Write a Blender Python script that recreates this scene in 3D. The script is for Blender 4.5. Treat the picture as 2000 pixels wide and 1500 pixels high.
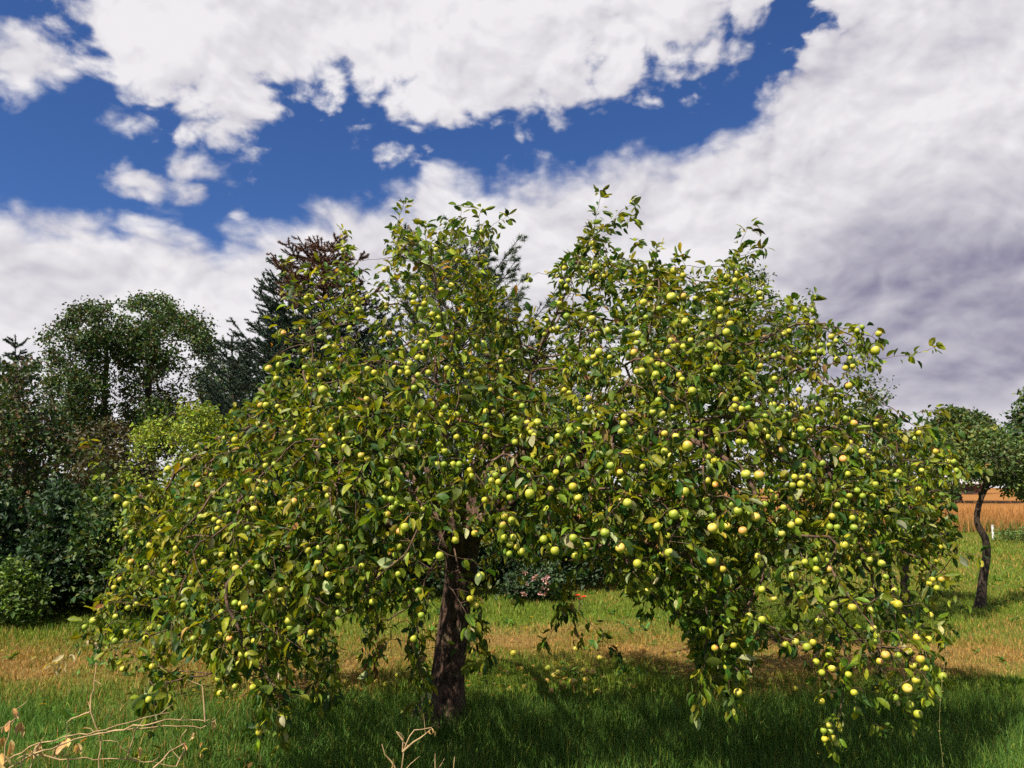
import bpy, math, random
import numpy as np
from mathutils import Vector, kdtree

for o in list(bpy.data.objects):
    bpy.data.objects.remove(o)
scene = bpy.context.scene
C = scene.collection
rng = np.random.default_rng(7)
random.seed(7)

# ------------------------------------------------------------------ camera
F = 1570.0                      # focal length in pixels of a 2000 px wide frame
CAMZ = 1.6
TH = math.radians(7.3)          # camera tilted up
cam = bpy.data.cameras.new('camera')
cam.sensor_width = 36.0
cam.lens = F / 2000.0 * 36.0
cam.clip_start = 0.05
cam.clip_end = 5000.0
cam_ob = bpy.data.objects.new('camera', cam)
cam_ob.location = (0, 0, CAMZ)
cam_ob.rotation_euler = (math.pi / 2 + TH, 0, 0)
C.objects.link(cam_ob)
scene.camera = cam_ob

# ------------------------------------------------------------------ colour management
scene.view_settings.view_transform = 'Standard'
scene.view_settings.look = 'None'
scene.view_settings.exposure = 0.95
scene.view_settings.gamma = 1.0
scene.view_settings.use_curve_mapping = False
scene.cycles.max_bounces = 6
scene.cycles.diffuse_bounces = 3
scene.cycles.glossy_bounces = 2
scene.cycles.transmission_bounces = 3
scene.cycles.transparent_max_bounces = 4
scene.cycles.use_denoising = False

# ------------------------------------------------------------------ sun
SUN = Vector((-0.46, -0.44, 0.80)).normalized()       # towards the sun
sl = bpy.data.lights.new('sun', 'SUN')
sl.energy = 5.0
sl.angle = math.radians(0.6)
sl.color = (1.0, 0.90, 0.70)
so = bpy.data.objects.new('sun', sl)
so.rotation_euler = SUN.to_track_quat('Z', 'Y').to_euler()
C.objects.link(so)


def P(x, y, Y):
    """photo position (2000x1500) seen at Y metres in front of the camera -> world point(s)"""
    x = np.asarray(x, float); y = np.asarray(y, float); Y = np.asarray(Y, float)
    dx = (x - 1000.0) / F
    dv = (750.0 - y) / F
    dy = math.cos(TH) - dv * math.sin(TH)
    dz = math.sin(TH) + dv * math.cos(TH)
    s = Y / dy
    return np.stack([dx * s, Y + 0 * dx, CAMZ + dz * s], -1)


def azel(x, y):
    p = P(x, y, 1.0) - np.array([0, 0, CAMZ])
    p = p / np.linalg.norm(p)
    return math.atan2(p[0], p[1]), math.asin(p[2])


# ------------------------------------------------------------------ sky
world = bpy.data.worlds.new('World')
scene.world = world
world.use_nodes = True
wt = world.node_tree
for n in list(wt.nodes):
    wt.nodes.remove(n)


def wm(op, a, b=None, c=None, clamp=False):
    n = wt.nodes.new('ShaderNodeMath'); n.operation = op; n.use_clamp = clamp
    for i, v in enumerate((a, b, c)):
        if v is None:
            continue
        if isinstance(v, (int, float)):
            n.inputs[i].default_value = v
        else:
            wt.links.new(v, n.inputs[i])
    return n.outputs[0]


def smooth(v, lo, hi):
    n = wt.nodes.new('ShaderNodeMapRange'); n.interpolation_type = 'SMOOTHSTEP'
    wt.links.new(v, n.inputs[0])
    n.inputs[1].default_value = lo; n.inputs[2].default_value = hi
    n.inputs[3].default_value = 0; n.inputs[4].default_value = 1
    return n.outputs[0]


def wnoise(vec, scale, detail, rough=0.55, dist=0.0, dim='2D'):
    n = wt.nodes.new('ShaderNodeTexNoise'); n.noise_dimensions = dim
    wt.links.new(vec, n.inputs['Vector'])
    n.inputs['Scale'].default_value = scale
    n.inputs['Detail'].default_value = detail
    n.inputs['Roughness'].default_value = rough
    n.inputs['Distortion'].default_value = dist
    return n.outputs[0]


def wmix(f, a, b):
    n = wt.nodes.new('ShaderNodeMix'); n.data_type = 'RGBA'
    if isinstance(f, float):
        n.inputs[0].default_value = f
    else:
        wt.links.new(f, n.inputs[0])
    for s, v in ((6, a), (7, b)):
        if isinstance(v, tuple):
            n.inputs[s].default_value = v + (1,)
        else:
            wt.links.new(v, n.inputs[s])
    return n.outputs[2]


tc = wt.nodes.new('ShaderNodeTexCoord')
sp = wt.nodes.new('ShaderNodeSeparateXYZ')
wt.links.new(tc.outputs['Generated'], sp.inputs[0])
AZ = wm('ARCTAN2', sp.outputs[0], sp.outputs[1])
EL = wm('ARCSINE', sp.outputs[2])
cmb = wt.nodes.new('ShaderNodeCombineXYZ')
wt.links.new(AZ, cmb.inputs[0]); wt.links.new(wm('MULTIPLY', EL, 1.5), cmb.inputs[1])
CV = cmb.outputs[0]
AZR = wm('MULTIPLY_ADD', AZ, 1 / 1.5, 0.5, clamp=True)


def edge_curve(pts):
    n = wt.nodes.new('ShaderNodeFloatCurve')
    cu = n.mapping.curves[0]
    q = sorted(azel(*p) for p in pts)
    q = [((a + .75) / 1.5, (e + .2) / 1.0) for a, e in q]
    cu.points[0].location = q[0]; cu.points[1].location = q[-1]
    for a in q[1:-1]:
        cu.points.new(*a)
    for p in cu.points:
        p.handle_type = 'VECTOR'
    n.mapping.use_clip = False
    n.mapping.update()
    wt.links.new(AZR, n.inputs['Value'])
    return wm('SUBTRACT', n.outputs[0], 0.2)


bank_top = edge_curve([(-150, 430), (0, 424), (90, 412), (130, 396), (180, 430), (240, 440), (330, 452), (430, 456), (500, 448), (560, 436),
                       (620, 408), (700, 402), (770, 392), (812, 380), (826, 346), (870, 334), (920, 345), (960, 362), (1020, 352),
                       (1060, 322), (1120, 318), (1200, 308), (1300, 290), (1370, 262), (1440, 228), (1500, 205), (1520, 190),
                       (1528, 150), (1560, 60), (1600, -40), (1700, -240), (2150, -300)])
deck_bot = edge_curve([(-150, -400), (20, -140), (45, 0), (110, 62), (170, 110), (210, 150), (232, 205), (300, 236), (400, 262), (500, 286), (535, 262),
                       (560, 228), (640, 214), (678, 212), (700, 232), (760, 258), (860, 268), (960, 252), (1060, 230), (1160, 208),
                       (1260, 190), (1320, 168), (1390, 110), (1450, 80), (1500, 55), (1512, -40), (1540, -300), (2150, -600)])
d1 = wm('SUBTRACT', bank_top, EL)
d1 = wm('MINIMUM', d1, wm('SUBTRACT', 1.25, wm('ABSOLUTE', AZ)))
d2 = wm('SUBTRACT', EL, deck_bot)
d2 = wm('MINIMUM', d2, wm('SUBTRACT', 0.80, EL))
d2 = wm('MINIMUM', d2, wm('SUBTRACT', 0.75, wm('ABSOLUTE', AZ)))
blob = wm('ADD', -0.2, 0.0)
for bx, by, bw, bh in ((350, 328, 82, 34), (285, 352, 74, 28), (388, 376, 42, 28), (466, 412, 28, 18), (40, 130, 95, 70), (235, 225, 100, 34),
                       (60, 70, 60, 30), (745, 285, 45, 16), (1085, 310, 50, 16)):
    a0, e0 = azel(bx, by)
    ua = wm('MULTIPLY', wm('SUBTRACT', AZ, a0), F / bw)
    ue = wm('MULTIPLY', wm('SUBTRACT', EL, e0), F / bh)
    r2 = wm('ADD', wm('MULTIPLY', ua, ua), wm('MULTIPLY', ue, ue))
    blob = wm('MAXIMUM', blob, wm('MULTIPLY', wm('SUBTRACT', 1.0, wm('SQRT', r2)), min(bw, bh) / F))
# a thin blue crease that runs down through the upper cloud
a1, e1 = azel(655, 0); a2, e2 = azel(690, 230)
cre = wm('SUBTRACT', AZ, wm('MULTIPLY_ADD', EL, (a1 - a2) / (e1 - e2), a1 - (a1 - a2) / (e1 - e2) * e1))
cre = wm('MULTIPLY', smooth(wm('ABSOLUTE', cre), 0.016, 0.0), smooth(EL, e2 - .06, e2 + .02))
def shifted(dx, dy):
    n = wt.nodes.new('ShaderNodeVectorMath'); n.operation = 'ADD'
    wt.links.new(CV, n.inputs[0]); n.inputs[1].default_value = (dx, dy, 0)
    return n.outputs[0]


n1 = wnoise(CV, 6.0, 10, 0.60, 0.35)
n2 = wnoise(CV, 24.0, 8, 0.62, 0.2)


def billow(vec, scale, detail=3.0, rough=0.55):
    n = wt.nodes.new('ShaderNodeTexVoronoi'); n.feature = 'SMOOTH_F1'; n.voronoi_dimensions = '2D'
    wt.links.new(vec, n.inputs['Vector'])
    n.inputs['Scale'].default_value = scale; n.inputs['Detail'].default_value = detail
    n.inputs['Roughness'].default_value = rough; n.inputs['Smoothness'].default_value = 0.35
    return n.outputs['Distance']


def warped(vec, amount, scale):
    n = wt.nodes.new('ShaderNodeTexNoise'); n.noise_dimensions = '2D'; n.inputs['Scale'].default_value = scale; n.inputs['Detail'].default_value = 3
    wt.links.new(vec, n.inputs['Vector'])
    s_ = wt.nodes.new('ShaderNodeVectorMath'); s_.operation = 'SUBTRACT'; wt.links.new(n.outputs['Color'], s_.inputs[0]); s_.inputs[1].default_value = (.5, .5, .5)
    m_ = wt.nodes.new('ShaderNodeVectorMath'); m_.operation = 'MULTIPLY_ADD'
    wt.links.new(s_.outputs[0], m_.inputs[0]); m_.inputs[1].default_value = (amount, amount, 0); wt.links.new(vec, m_.inputs[2])
    return m_.outputs[0]


b1 = billow(warped(CV, 0.10, 6.0), 11.0, 2.6, 0.6)
nz = wm('ADD', wm('MULTIPLY', wm('SUBTRACT', n1, 0.5), 0.10), wm('MULTIPLY', wm('SUBTRACT', n2, 0.5), 0.075))
nz = wm('ADD', nz, wm('MULTIPLY', wm('SUBTRACT', 0.58, b1), 0.075))
# right of the gap the bank climbs to the zenith: measure its ragged left flank sideways
g1, h1 = azel(1528, 190); g2, h2 = azel(1578, 0)
sl_ = (g2 - g1) / (h2 - h1)
flank = wm('SUBTRACT', AZ, wm('MULTIPLY_ADD', EL, sl_, g1 - sl_ * h1))
high = smooth(EL, h1 - 0.03, h1 + 0.05)
flank = wm('ADD', flank, wm('MULTIPLY', wm('SUBTRACT', 1.0, high), 3.0))
d1 = wm('MINIMUM', d1, flank)
amp = wm('MULTIPLY_ADD', high, 1.05, 0.50)
bank = wm('ADD', wm('MULTIPLY', nz, amp), wm('ADD', d1, 0.015))
deck = wm('SUBTRACT', wm('ADD', wm('ADD', d2, 0.020), nz), wm('MULTIPLY', cre, 0.022))
deck = wm('MAXIMUM', deck, wm('MULTIPLY_ADD', nz, 0.72, wm('MULTIPLY', blob, 1.6)))
# unseen broken cloud beside, behind and above the viewer, added for soft fill light
ele = wm('SUBTRACT', smooth(EL, 0.02, 0.12), 1.0)
away = wm('MAXIMUM', smooth(wm('ABSOLUTE', AZ), 0.80, 1.10), smooth(EL, 0.66, 0.85))
pl = wt.nodes.new('ShaderNodeVectorMath'); pl.operation = 'SCALE'
wt.links.new(tc.outputs['Generated'], pl.inputs[0]); pl.inputs['Scale'].default_value = 1.0
n5 = wnoise(pl.outputs[0], 2.6, 5, 0.58, 0.3, '3D')
rest = wm('MULTIPLY', wm('SUBTRACT', n5, 0.455), 0.30)
rest = wm('ADD', rest, wm('SUBTRACT', wm('MULTIPLY', away, 0.25), 0.25))
dn = wm('MAXIMUM', wm('MAXIMUM', bank, deck), rest)
alpha = smooth(dn, -0.012, 0.036)
# cloud tone: bright tops, lavender grey where the deck is thick or thin-lit
t0 = wnoise(CV, 5.0, 9, 0.54, 0.25)
t1 = wnoise(shifted(-0.012, 0.030), 5.0, 9, 0.54, 0.25)
t2 = wnoise(CV, 11.0, 9, 0.56, 0.25)
t3 = wnoise(shifted(-0.006, 0.016), 11.0, 9, 0.56, 0.25)
b2 = billow(warped(shifted(-0.006, 0.020), 0.10, 6.0), 11.0, 2.6, 0.6)
relief = wm('ADD', wm('MULTIPLY', wm('SUBTRACT', t0, t1), 0.60), wm('MULTIPLY', wm('SUBTRACT', t2, t3), 0.14))
relief = wm('ADD', relief, wm('MULTIPLY', wm('SUBTRACT', b2, b1), 0.30))
a0, e0 = azel(1870, 600)
gx = wm('MULTIPLY', wm('SUBTRACT', AZ, a0), 1 / 0.30)
gy = wm('MULTIPLY', wm('SUBTRACT', EL, e0), 1 / 0.15)
grey = smooth(wm('SQRT', wm('ADD', wm('MULTIPLY', gx, gx), wm('MULTIPLY', gy, gy))), 1.25, 0.15)
a0, e0 = azel(1750, 110)
gx = wm('MULTIPLY', wm('SUBTRACT', AZ, a0), 1 / 0.20)
gy = wm('MULTIPLY', wm('SUBTRACT', EL, e0), 1 / 0.06)
grey2 = smooth(wm('SQRT', wm('ADD', wm('MULTIPLY', gx, gx), wm('MULTIPLY', gy, gy))), 1.2, 0.2)
sh = wm('ADD', relief, wm('MULTIPLY', wm('SUBTRACT', t0, 0.52), 0.8))
thick = smooth(dn, 0.01, 0.10)
lum = wm('ADD', wm('MULTIPLY_ADD', sh, 1.0, 0.85), wm('MULTIPLY', thick, 0.10))
lum = wm('SUBTRACT', lum, wm('MULTIPLY', grey, 0.86))
lum = wm('SUBTRACT', lum, wm('MULTIPLY', grey2, 0.30), None, True)
cloud = wmix(lum, (0.255, 0.24, 0.35), (0.87, 0.845, 0.87))

sky = wt.nodes.new('ShaderNodeTexSky')
sky.sky_type = 'NISHITA'
sky.sun_disc = False
sky.sun_elevation = math.asin(SUN.z)
sky.sun_rotation = math.atan2(SUN.x, SUN.y)
sky.air_density = 1.0; sky.dust_density = 0.3; sky.ozone_density = 3.0
tint = wt.nodes.new('ShaderNodeMix'); tint.data_type = 'RGBA'; tint.blend_type = 'MULTIPLY'
tint.inputs[0].default_value = 1.0
tint.inputs[7].default_value = (0.42, 0.62, 1.0, 1)
wt.links.new(sky.outputs[0], tint.inputs[6])
bg1 = wt.nodes.new('ShaderNodeBackground'); bg1.inputs[1].default_value = 0.052
wt.links.new(tint.outputs[2], bg1.inputs[0])
bg2 = wt.nodes.new('ShaderNodeBackground'); bg2.inputs[1].default_value = 0.52
wt.links.new(cloud, bg2.inputs[0])
mxs = wt.nodes.new('ShaderNodeMixShader')
wt.links.new(alpha, mxs.inputs[0]); wt.links.new(bg1.outputs[0], mxs.inputs[1]); wt.links.new(bg2.outputs[0], mxs.inputs[2])
wo = wt.nodes.new('ShaderNodeOutputWorld')
wt.links.new(mxs.outputs[0], wo.inputs[0])


# ------------------------------------------------------------------ helpers
def tag(o, label=None, cat=None, group=None, kind=None):
    if label: o['label'] = label
    if cat: o['category'] = cat
    if group: o['group'] = group
    if kind: o['kind'] = kind
    return o


def empty(name, loc, label, cat, group=None):
    o = bpy.data.objects.new(name, None)
    o.location = [float(v) for v in loc]
    o.empty_display_size = 0.2
    C.objects.link(o)
    return tag(o, label, cat, group)


def build_mesh(name, co, faces, mat, col=None, smooth_=True):
    """co (n,3); faces: list of (m,k) index arrays; col (n,3) per-vertex colour"""
    me = bpy.data.meshes.new(name)
    co = np.asarray(co, np.float32)
    faces = [np.asarray(f, np.int32) for f in faces if len(f)]
    me.vertices.add(len(co))
    me.vertices.foreach_set('co', co.ravel())
    li = np.concatenate([f.ravel() for f in faces])
    tot = np.concatenate([np.full(len(f), f.shape[1], np.int32) for f in faces])
    start = np.concatenate([[0], np.cumsum(tot)[:-1]]).astype(np.int32)
    me.loops.add(len(li))
    me.loops.foreach_set('vertex_index', li)
    me.polygons.add(len(tot))
    me.polygons.foreach_set('loop_start', start)
    try:
        me.polygons.foreach_set('loop_total', tot)
    except Exception:
        pass
    me.polygons.foreach_set('use_smooth', np.full(len(tot), smooth_, bool))
    me.update()
    if col is not None:
        a = me.attributes.new('col', 'FLOAT_COLOR', 'POINT')
        c4 = np.ones((len(co), 4), np.float32); c4[:, :3] = col
        a.data.foreach_set('color', c4.ravel())
    if mat is not None:
        me.materials.append(mat)
    return me


def add(name, me, parent=None):
    o = bpy.data.objects.new(name, me)
    C.objects.link(o)
    if parent is not None:
        o.parent = parent
    return o


def world_loc(o):
    v = np.zeros(3)
    while o is not None:
        v += np.array(o.location); o = o.parent
    return v


def part(name, co, faces, mat, parent, col=None, smooth_=True):
    """a mesh given in world coordinates, linked under parent"""
    b = world_loc(parent)
    return add(name, build_mesh(name, np.asarray(co) - b, faces, mat, col, smooth_), parent)


# ------------------------------------------------------------------ materials
def new_mat(name):
    m = bpy.data.materials.new(name); m.use_nodes = True
    nt = m.node_tree
    for n in list(nt.nodes):
        nt.nodes.remove(n)
    out = nt.nodes.new('ShaderNodeOutputMaterial')
    return m, nt, out


def leaf_mat(name, trans=0.35, rough=0.45, back=1.35, spec=0.5, tcol=(1.35, 1.25, 0.45)):
    m, nt, out = new_mat(name)
    at = nt.nodes.new('ShaderNodeAttribute'); at.attribute_name = 'col'
    geo = nt.nodes.new('ShaderNodeNewGeometry')
    nz_ = nt.nodes.new('ShaderNodeTexNoise'); nz_.inputs['Scale'].default_value = 70; nz_.inputs['Detail'].default_value = 3
    tco = nt.nodes.new('ShaderNodeTexCoord'); nt.links.new(tco.outputs['Object'], nz_.inputs['Vector'])
    mr = nt.nodes.new('ShaderNodeMapRange')
    nt.links.new(nz_.outputs[0], mr.inputs[0]); mr.inputs[1].default_value = .3; mr.inputs[2].default_value = .7
    mr.inputs[3].default_value = .72; mr.inputs[4].default_value = 1.3
    mu = nt.nodes.new('ShaderNodeVectorMath'); mu.operation = 'SCALE'
    nt.links.new(at.outputs['Color'], mu.inputs[0]); nt.links.new(mr.outputs[0], mu.inputs['Scale'])
    bk = nt.nodes.new('ShaderNodeMix'); bk.data_type = 'RGBA'
    nt.links.new(geo.outputs['Backfacing'], bk.inputs[0])
    pale = nt.nodes.new('ShaderNodeVectorMath'); pale.operation = 'MULTIPLY_ADD'
    nt.links.new(mu.outputs[0], pale.inputs[0])
    pale.inputs[1].default_value = (back, back, back); pale.inputs[2].default_value = (.015 * back, .018 * back, .012 * back)
    nt.links.new(mu.outputs[0], bk.inputs[6]); nt.links.new(pale.outputs[0], bk.inputs[7])
    pr = nt.nodes.new('ShaderNodeBsdfPrincipled')
    nt.links.new(bk.outputs[2], pr.inputs['Base Color'])
    pr.inputs['Roughness'].default_value = rough
    pr.inputs['Specular IOR Level'].default_value = spec
    tr = nt.nodes.new('ShaderNodeBsdfTranslucent')
    tm = nt.nodes.new('ShaderNodeVectorMath'); tm.operation = 'MULTIPLY'
    nt.links.new(mu.outputs[0], tm.inputs[0]); tm.inputs[1].default_value = tcol
    nt.links.new(tm.outputs[0], tr.inputs['Color'])
    mx = nt.nodes.new('ShaderNodeMixShader'); mx.inputs[0].default_value = trans
    nt.links.new(pr.outputs[0], mx.inputs[1]); nt.links.new(tr.outputs[0], mx.inputs[2])
    nt.links.new(mx.outputs[0], out.inputs[0])
    return m


def bark_mat(name, c1, c2, scale=9.0, bump=0.6, stretch=4.0):
    m, nt, out = new_mat(name)
    tco = nt.nodes.new('ShaderNodeTexCoord')
    mp = nt.nodes.new('ShaderNodeMapping'); mp.inputs['Scale'].default_value = (stretch, stretch, 1)
    nt.links.new(tco.outputs['Object'], mp.inputs[0])
    n = nt.nodes.new('ShaderNodeTexNoise'); n.inputs['Scale'].default_value = scale; n.inputs['Detail'].default_value = 8
    n.inputs['Roughness'].default_value = .65
    nt.links.new(mp.outputs[0], n.inputs['Vector'])
    cr = nt.nodes.new('ShaderNodeValToRGB')
    cr.color_ramp.elements[0].position = .35; cr.color_ramp.elements[0].color = c1 + (1,)
    cr.color_ramp.elements[1].position = .68; cr.color_ramp.elements[1].color = c2 + (1,)
    nt.links.new(n.outputs[0], cr.inputs[0])
    bp = nt.nodes.new('ShaderNodeBump'); bp.inputs['Strength'].default_value = bump; bp.inputs['Distance'].default_value = .02
    vr = nt.nodes.new('ShaderNodeTexVoronoi'); vr.feature = 'DISTANCE_TO_EDGE'; vr.inputs['Scale'].default_value = scale * 1.3
    nt.links.new(mp.outputs[0], vr.inputs['Vector'])
    hh = nt.nodes.new('ShaderNodeMath'); hh.operation = 'MULTIPLY_ADD'; hh.inputs[1].default_value = 1.2
    nt.links.new(vr.outputs[0], hh.inputs[0]); nt.links.new(n.outputs[0], hh.inputs[2])
    nt.links.new(hh.outputs[0], bp.inputs['Height'])
    ln = nt.nodes.new('ShaderNodeTexNoise'); ln.inputs['Scale'].default_value = scale * .7; ln.inputs['Detail'].default_value = 6
    nt.links.new(tco.outputs['Object'], ln.inputs['Vector'])
    lr = nt.nodes.new('ShaderNodeMapRange'); nt.links.new(ln.outputs[0], lr.inputs[0])
    lr.inputs[1].default_value = .60; lr.inputs[2].default_value = .68; lr.inputs[3].default_value = 0; lr.inputs[4].default_value = .55
    lm = nt.nodes.new('ShaderNodeMix'); lm.data_type = 'RGBA'; nt.links.new(lr.outputs[0], lm.inputs[0])
    nt.links.new(cr.outputs[0], lm.inputs[6]); lm.inputs[7].default_value = (c2[0] * 1.3, c2[1] * 1.9, c2[2] * 1.4, 1)
    pr = nt.nodes.new('ShaderNodeBsdfPrincipled'); pr.inputs['Roughness'].default_value = .85
    pr.inputs['Specular IOR Level'].default_value = .25
    nt.links.new(lm.outputs[2], pr.inputs['Base Color']); nt.links.new(bp.outputs[0], pr.inputs['Normal'])
    nt.links.new(pr.outputs[0], out.inputs[0])
    return m


def plain_mat(name, c1, c2, scale=12.0, rough=.8):
    m, nt, out = new_mat(name)
    tco = nt.nodes.new('ShaderNodeTexCoord')
    n = nt.nodes.new('ShaderNodeTexNoise'); n.inputs['Scale'].default_value = scale; n.inputs['Detail'].default_value = 5
    nt.links.new(tco.outputs['Object'], n.inputs['Vector'])
    cr = nt.nodes.new('ShaderNodeValToRGB')
    cr.color_ramp.elements[0].position = .35; cr.color_ramp.elements[0].color = c1 + (1,)
    cr.color_ramp.elements[1].position = .65; cr.color_ramp.elements[1].color = c2 + (1,)
    nt.links.new(n.outputs[0], cr.inputs[0])
    pr = nt.nodes.new('ShaderNodeBsdfPrincipled'); pr.inputs['Roughness'].default_value = rough
    nt.links.new(cr.outputs[0], pr.inputs['Base Color'])
    nt.links.new(pr.outputs[0], out.inputs[0])
    return m


M_LEAF = leaf_mat('apple_leaf', .38, .48, 1.3, .22, (1.6, 1.3, .30))
M_FAR_LEAF = leaf_mat('broad_leaf', .30, .55, 1.2, .3)
M_NEEDLE = leaf_mat('needle', .10, .6, 1.0, .3, (1.1, 1.1, .7))
M_GRASS = leaf_mat('grass_blade', .30, .6, 1.0, .25, (1.2, 1.15, .5))
M_BARK = bark_mat('apple_bark', (.014, .009, .008), (.115, .066, .05), 12, 1.0, 3.0)
M_TWIG = bark_mat('apple_twig', (.035, .020, .016), (.16, .095, .07), 25, .3, 1.0)
M_DARKBARK = bark_mat('dark_bark', (.015, .011, .009), (.07, .05, .04), 6)
M_DRY = plain_mat('dry_stem', (.20, .125, .06), (.40, .28, .15), 30)


# ------------------------------------------------------------------ growing wood
def unit(v):
    v = np.asarray(v, float)
    return v / np.maximum(np.linalg.norm(v, axis=-1, keepdims=True), 1e-9)


def spline(pts, step):
    """Catmull-Rom through pts (n,k), resampled at about step metres (first three columns are the position)"""
    p = np.asarray(pts, float)
    q = np.vstack([2 * p[0] - p[1], p, 2 * p[-1] - p[-2]])
    out = [p[0]]
    for i in range(1, len(q) - 2):
        n = max(1, int(round(np.linalg.norm(q[i + 1][:3] - q[i][:3]) / step)))
        for k in range(1, n + 1):
            t = k / n
            a, b, c, d = q[i - 1], q[i], q[i + 1], q[i + 2]
            out.append(.5 * (2 * b + (c - a) * t + (2 * a - 5 * b + 4 * c - d) * t * t + (3 * b - a - 3 * c + d) * t ** 3))
    return np.array(out)


def in_poly(poly, x, y):
    p = np.asarray(poly, float); q = np.roll(p, -1, 0)
    c = np.zeros(len(x), bool)
    for (x1, y1), (x2, y2) in zip(p, q):
        if y1 == y2:
            continue
        c ^= ((y1 > y) != (y2 > y)) & (x < (x2 - x1) * (y - y1) / (y2 - y1) + x1)
    return c


def edge_dist(poly, x, y, bottom=1e9):
    p = np.asarray(poly, float); q = np.roll(p, -1, 0)
    d = np.full(len(x), 1e9)
    for a, b in zip(p, q):
        if (a[1] + b[1]) / 2 > bottom:
            continue
        ab = b - a
        t = np.clip(((x - a[0]) * ab[0] + (y - a[1]) * ab[1]) / max(ab @ ab, 1e-9), 0, 1)
        d = np.minimum(d, np.hypot(x - a[0] - t * ab[0], y - a[1] - t * ab[1]))
    return d


def vnoise(x, y, sc, seed=0):
    """smooth value noise in 0..1 (numpy)"""
    x = np.asarray(x, float) * sc; y = np.asarray(y, float) * sc
    xi = np.floor(x).astype(np.int64); yi = np.floor(y).astype(np.int64)
    fx = x - xi; fy = y - yi
    fx = fx * fx * (3 - 2 * fx); fy = fy * fy * (3 - 2 * fy)

    def h(a, b):
        v = (a * 374761393 + b * 668265263 + seed * 1442695041) & 0x7fffffff
        v = ((v ^ (v >> 13)) * 1274126177) & 0x7fffffff
        return ((v ^ (v >> 16)) & 0xffff) / 65535.0
    return (h(xi, yi) * (1 - fx) + h(xi + 1, yi) * fx) * (1 - fy) + (h(xi, yi + 1) * (1 - fx) + h(xi + 1, yi + 1) * fx) * fy


class Crown:
    """a crown volume: its outline as seen from the photo, blown up to depth like a loaf"""
    def __init__(s, poly, D, front, back, R, bottom=1e9, density=None, rough=0.):
        s.rough = rough
        s.poly = np.asarray(poly, float); s.D = D; s.front = front; s.back = back; s.R = R; s.bottom = bottom; s.density = density

    def prof(s, x, y):
        e = np.clip(edge_dist(s.poly, x, y, s.bottom) / s.R, 0, 1)
        return np.sqrt(np.maximum(0, 1 - (1 - e) ** 2))

    def front_depth(s, x, y):
        return s.D - s.front * s.prof(np.atleast_1d(np.asarray(x, float)), np.atleast_1d(np.asarray(y, float)))

    def sample(s, n, pfront=.62, power=.45):
        lo, hi = s.poly.min(0), s.poly.max(0)
        res = []; got = 0
        while got < n:
            x = rng.uniform(lo[0], hi[0], 4 * n); y = rng.uniform(lo[1], hi[1], 4 * n)
            k = in_poly(s.poly, x, y)
            x, y = x[k], y[k]
            if s.density is not None:
                k = rng.random(len(x)) < s.density(x, y)
                x, y = x[k], y[k]
            if s.rough > 0:
                k = edge_dist(s.poly, x, y, s.bottom) > s.rough * 1.9 * (vnoise(x, y, 1.0 / s.rough, 71) - .25)
                x, y = x[k], y[k]
            pr = s.prof(x, y)
            t = rng.random(len(x)) ** power
            d = np.where(rng.random(len(x)) < pfront, s.D - s.front * pr * t, s.D + s.back * pr * t)
            res.append(P(x, y, d)); got += len(x)
        return np.vstack(res)[:n]


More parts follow.
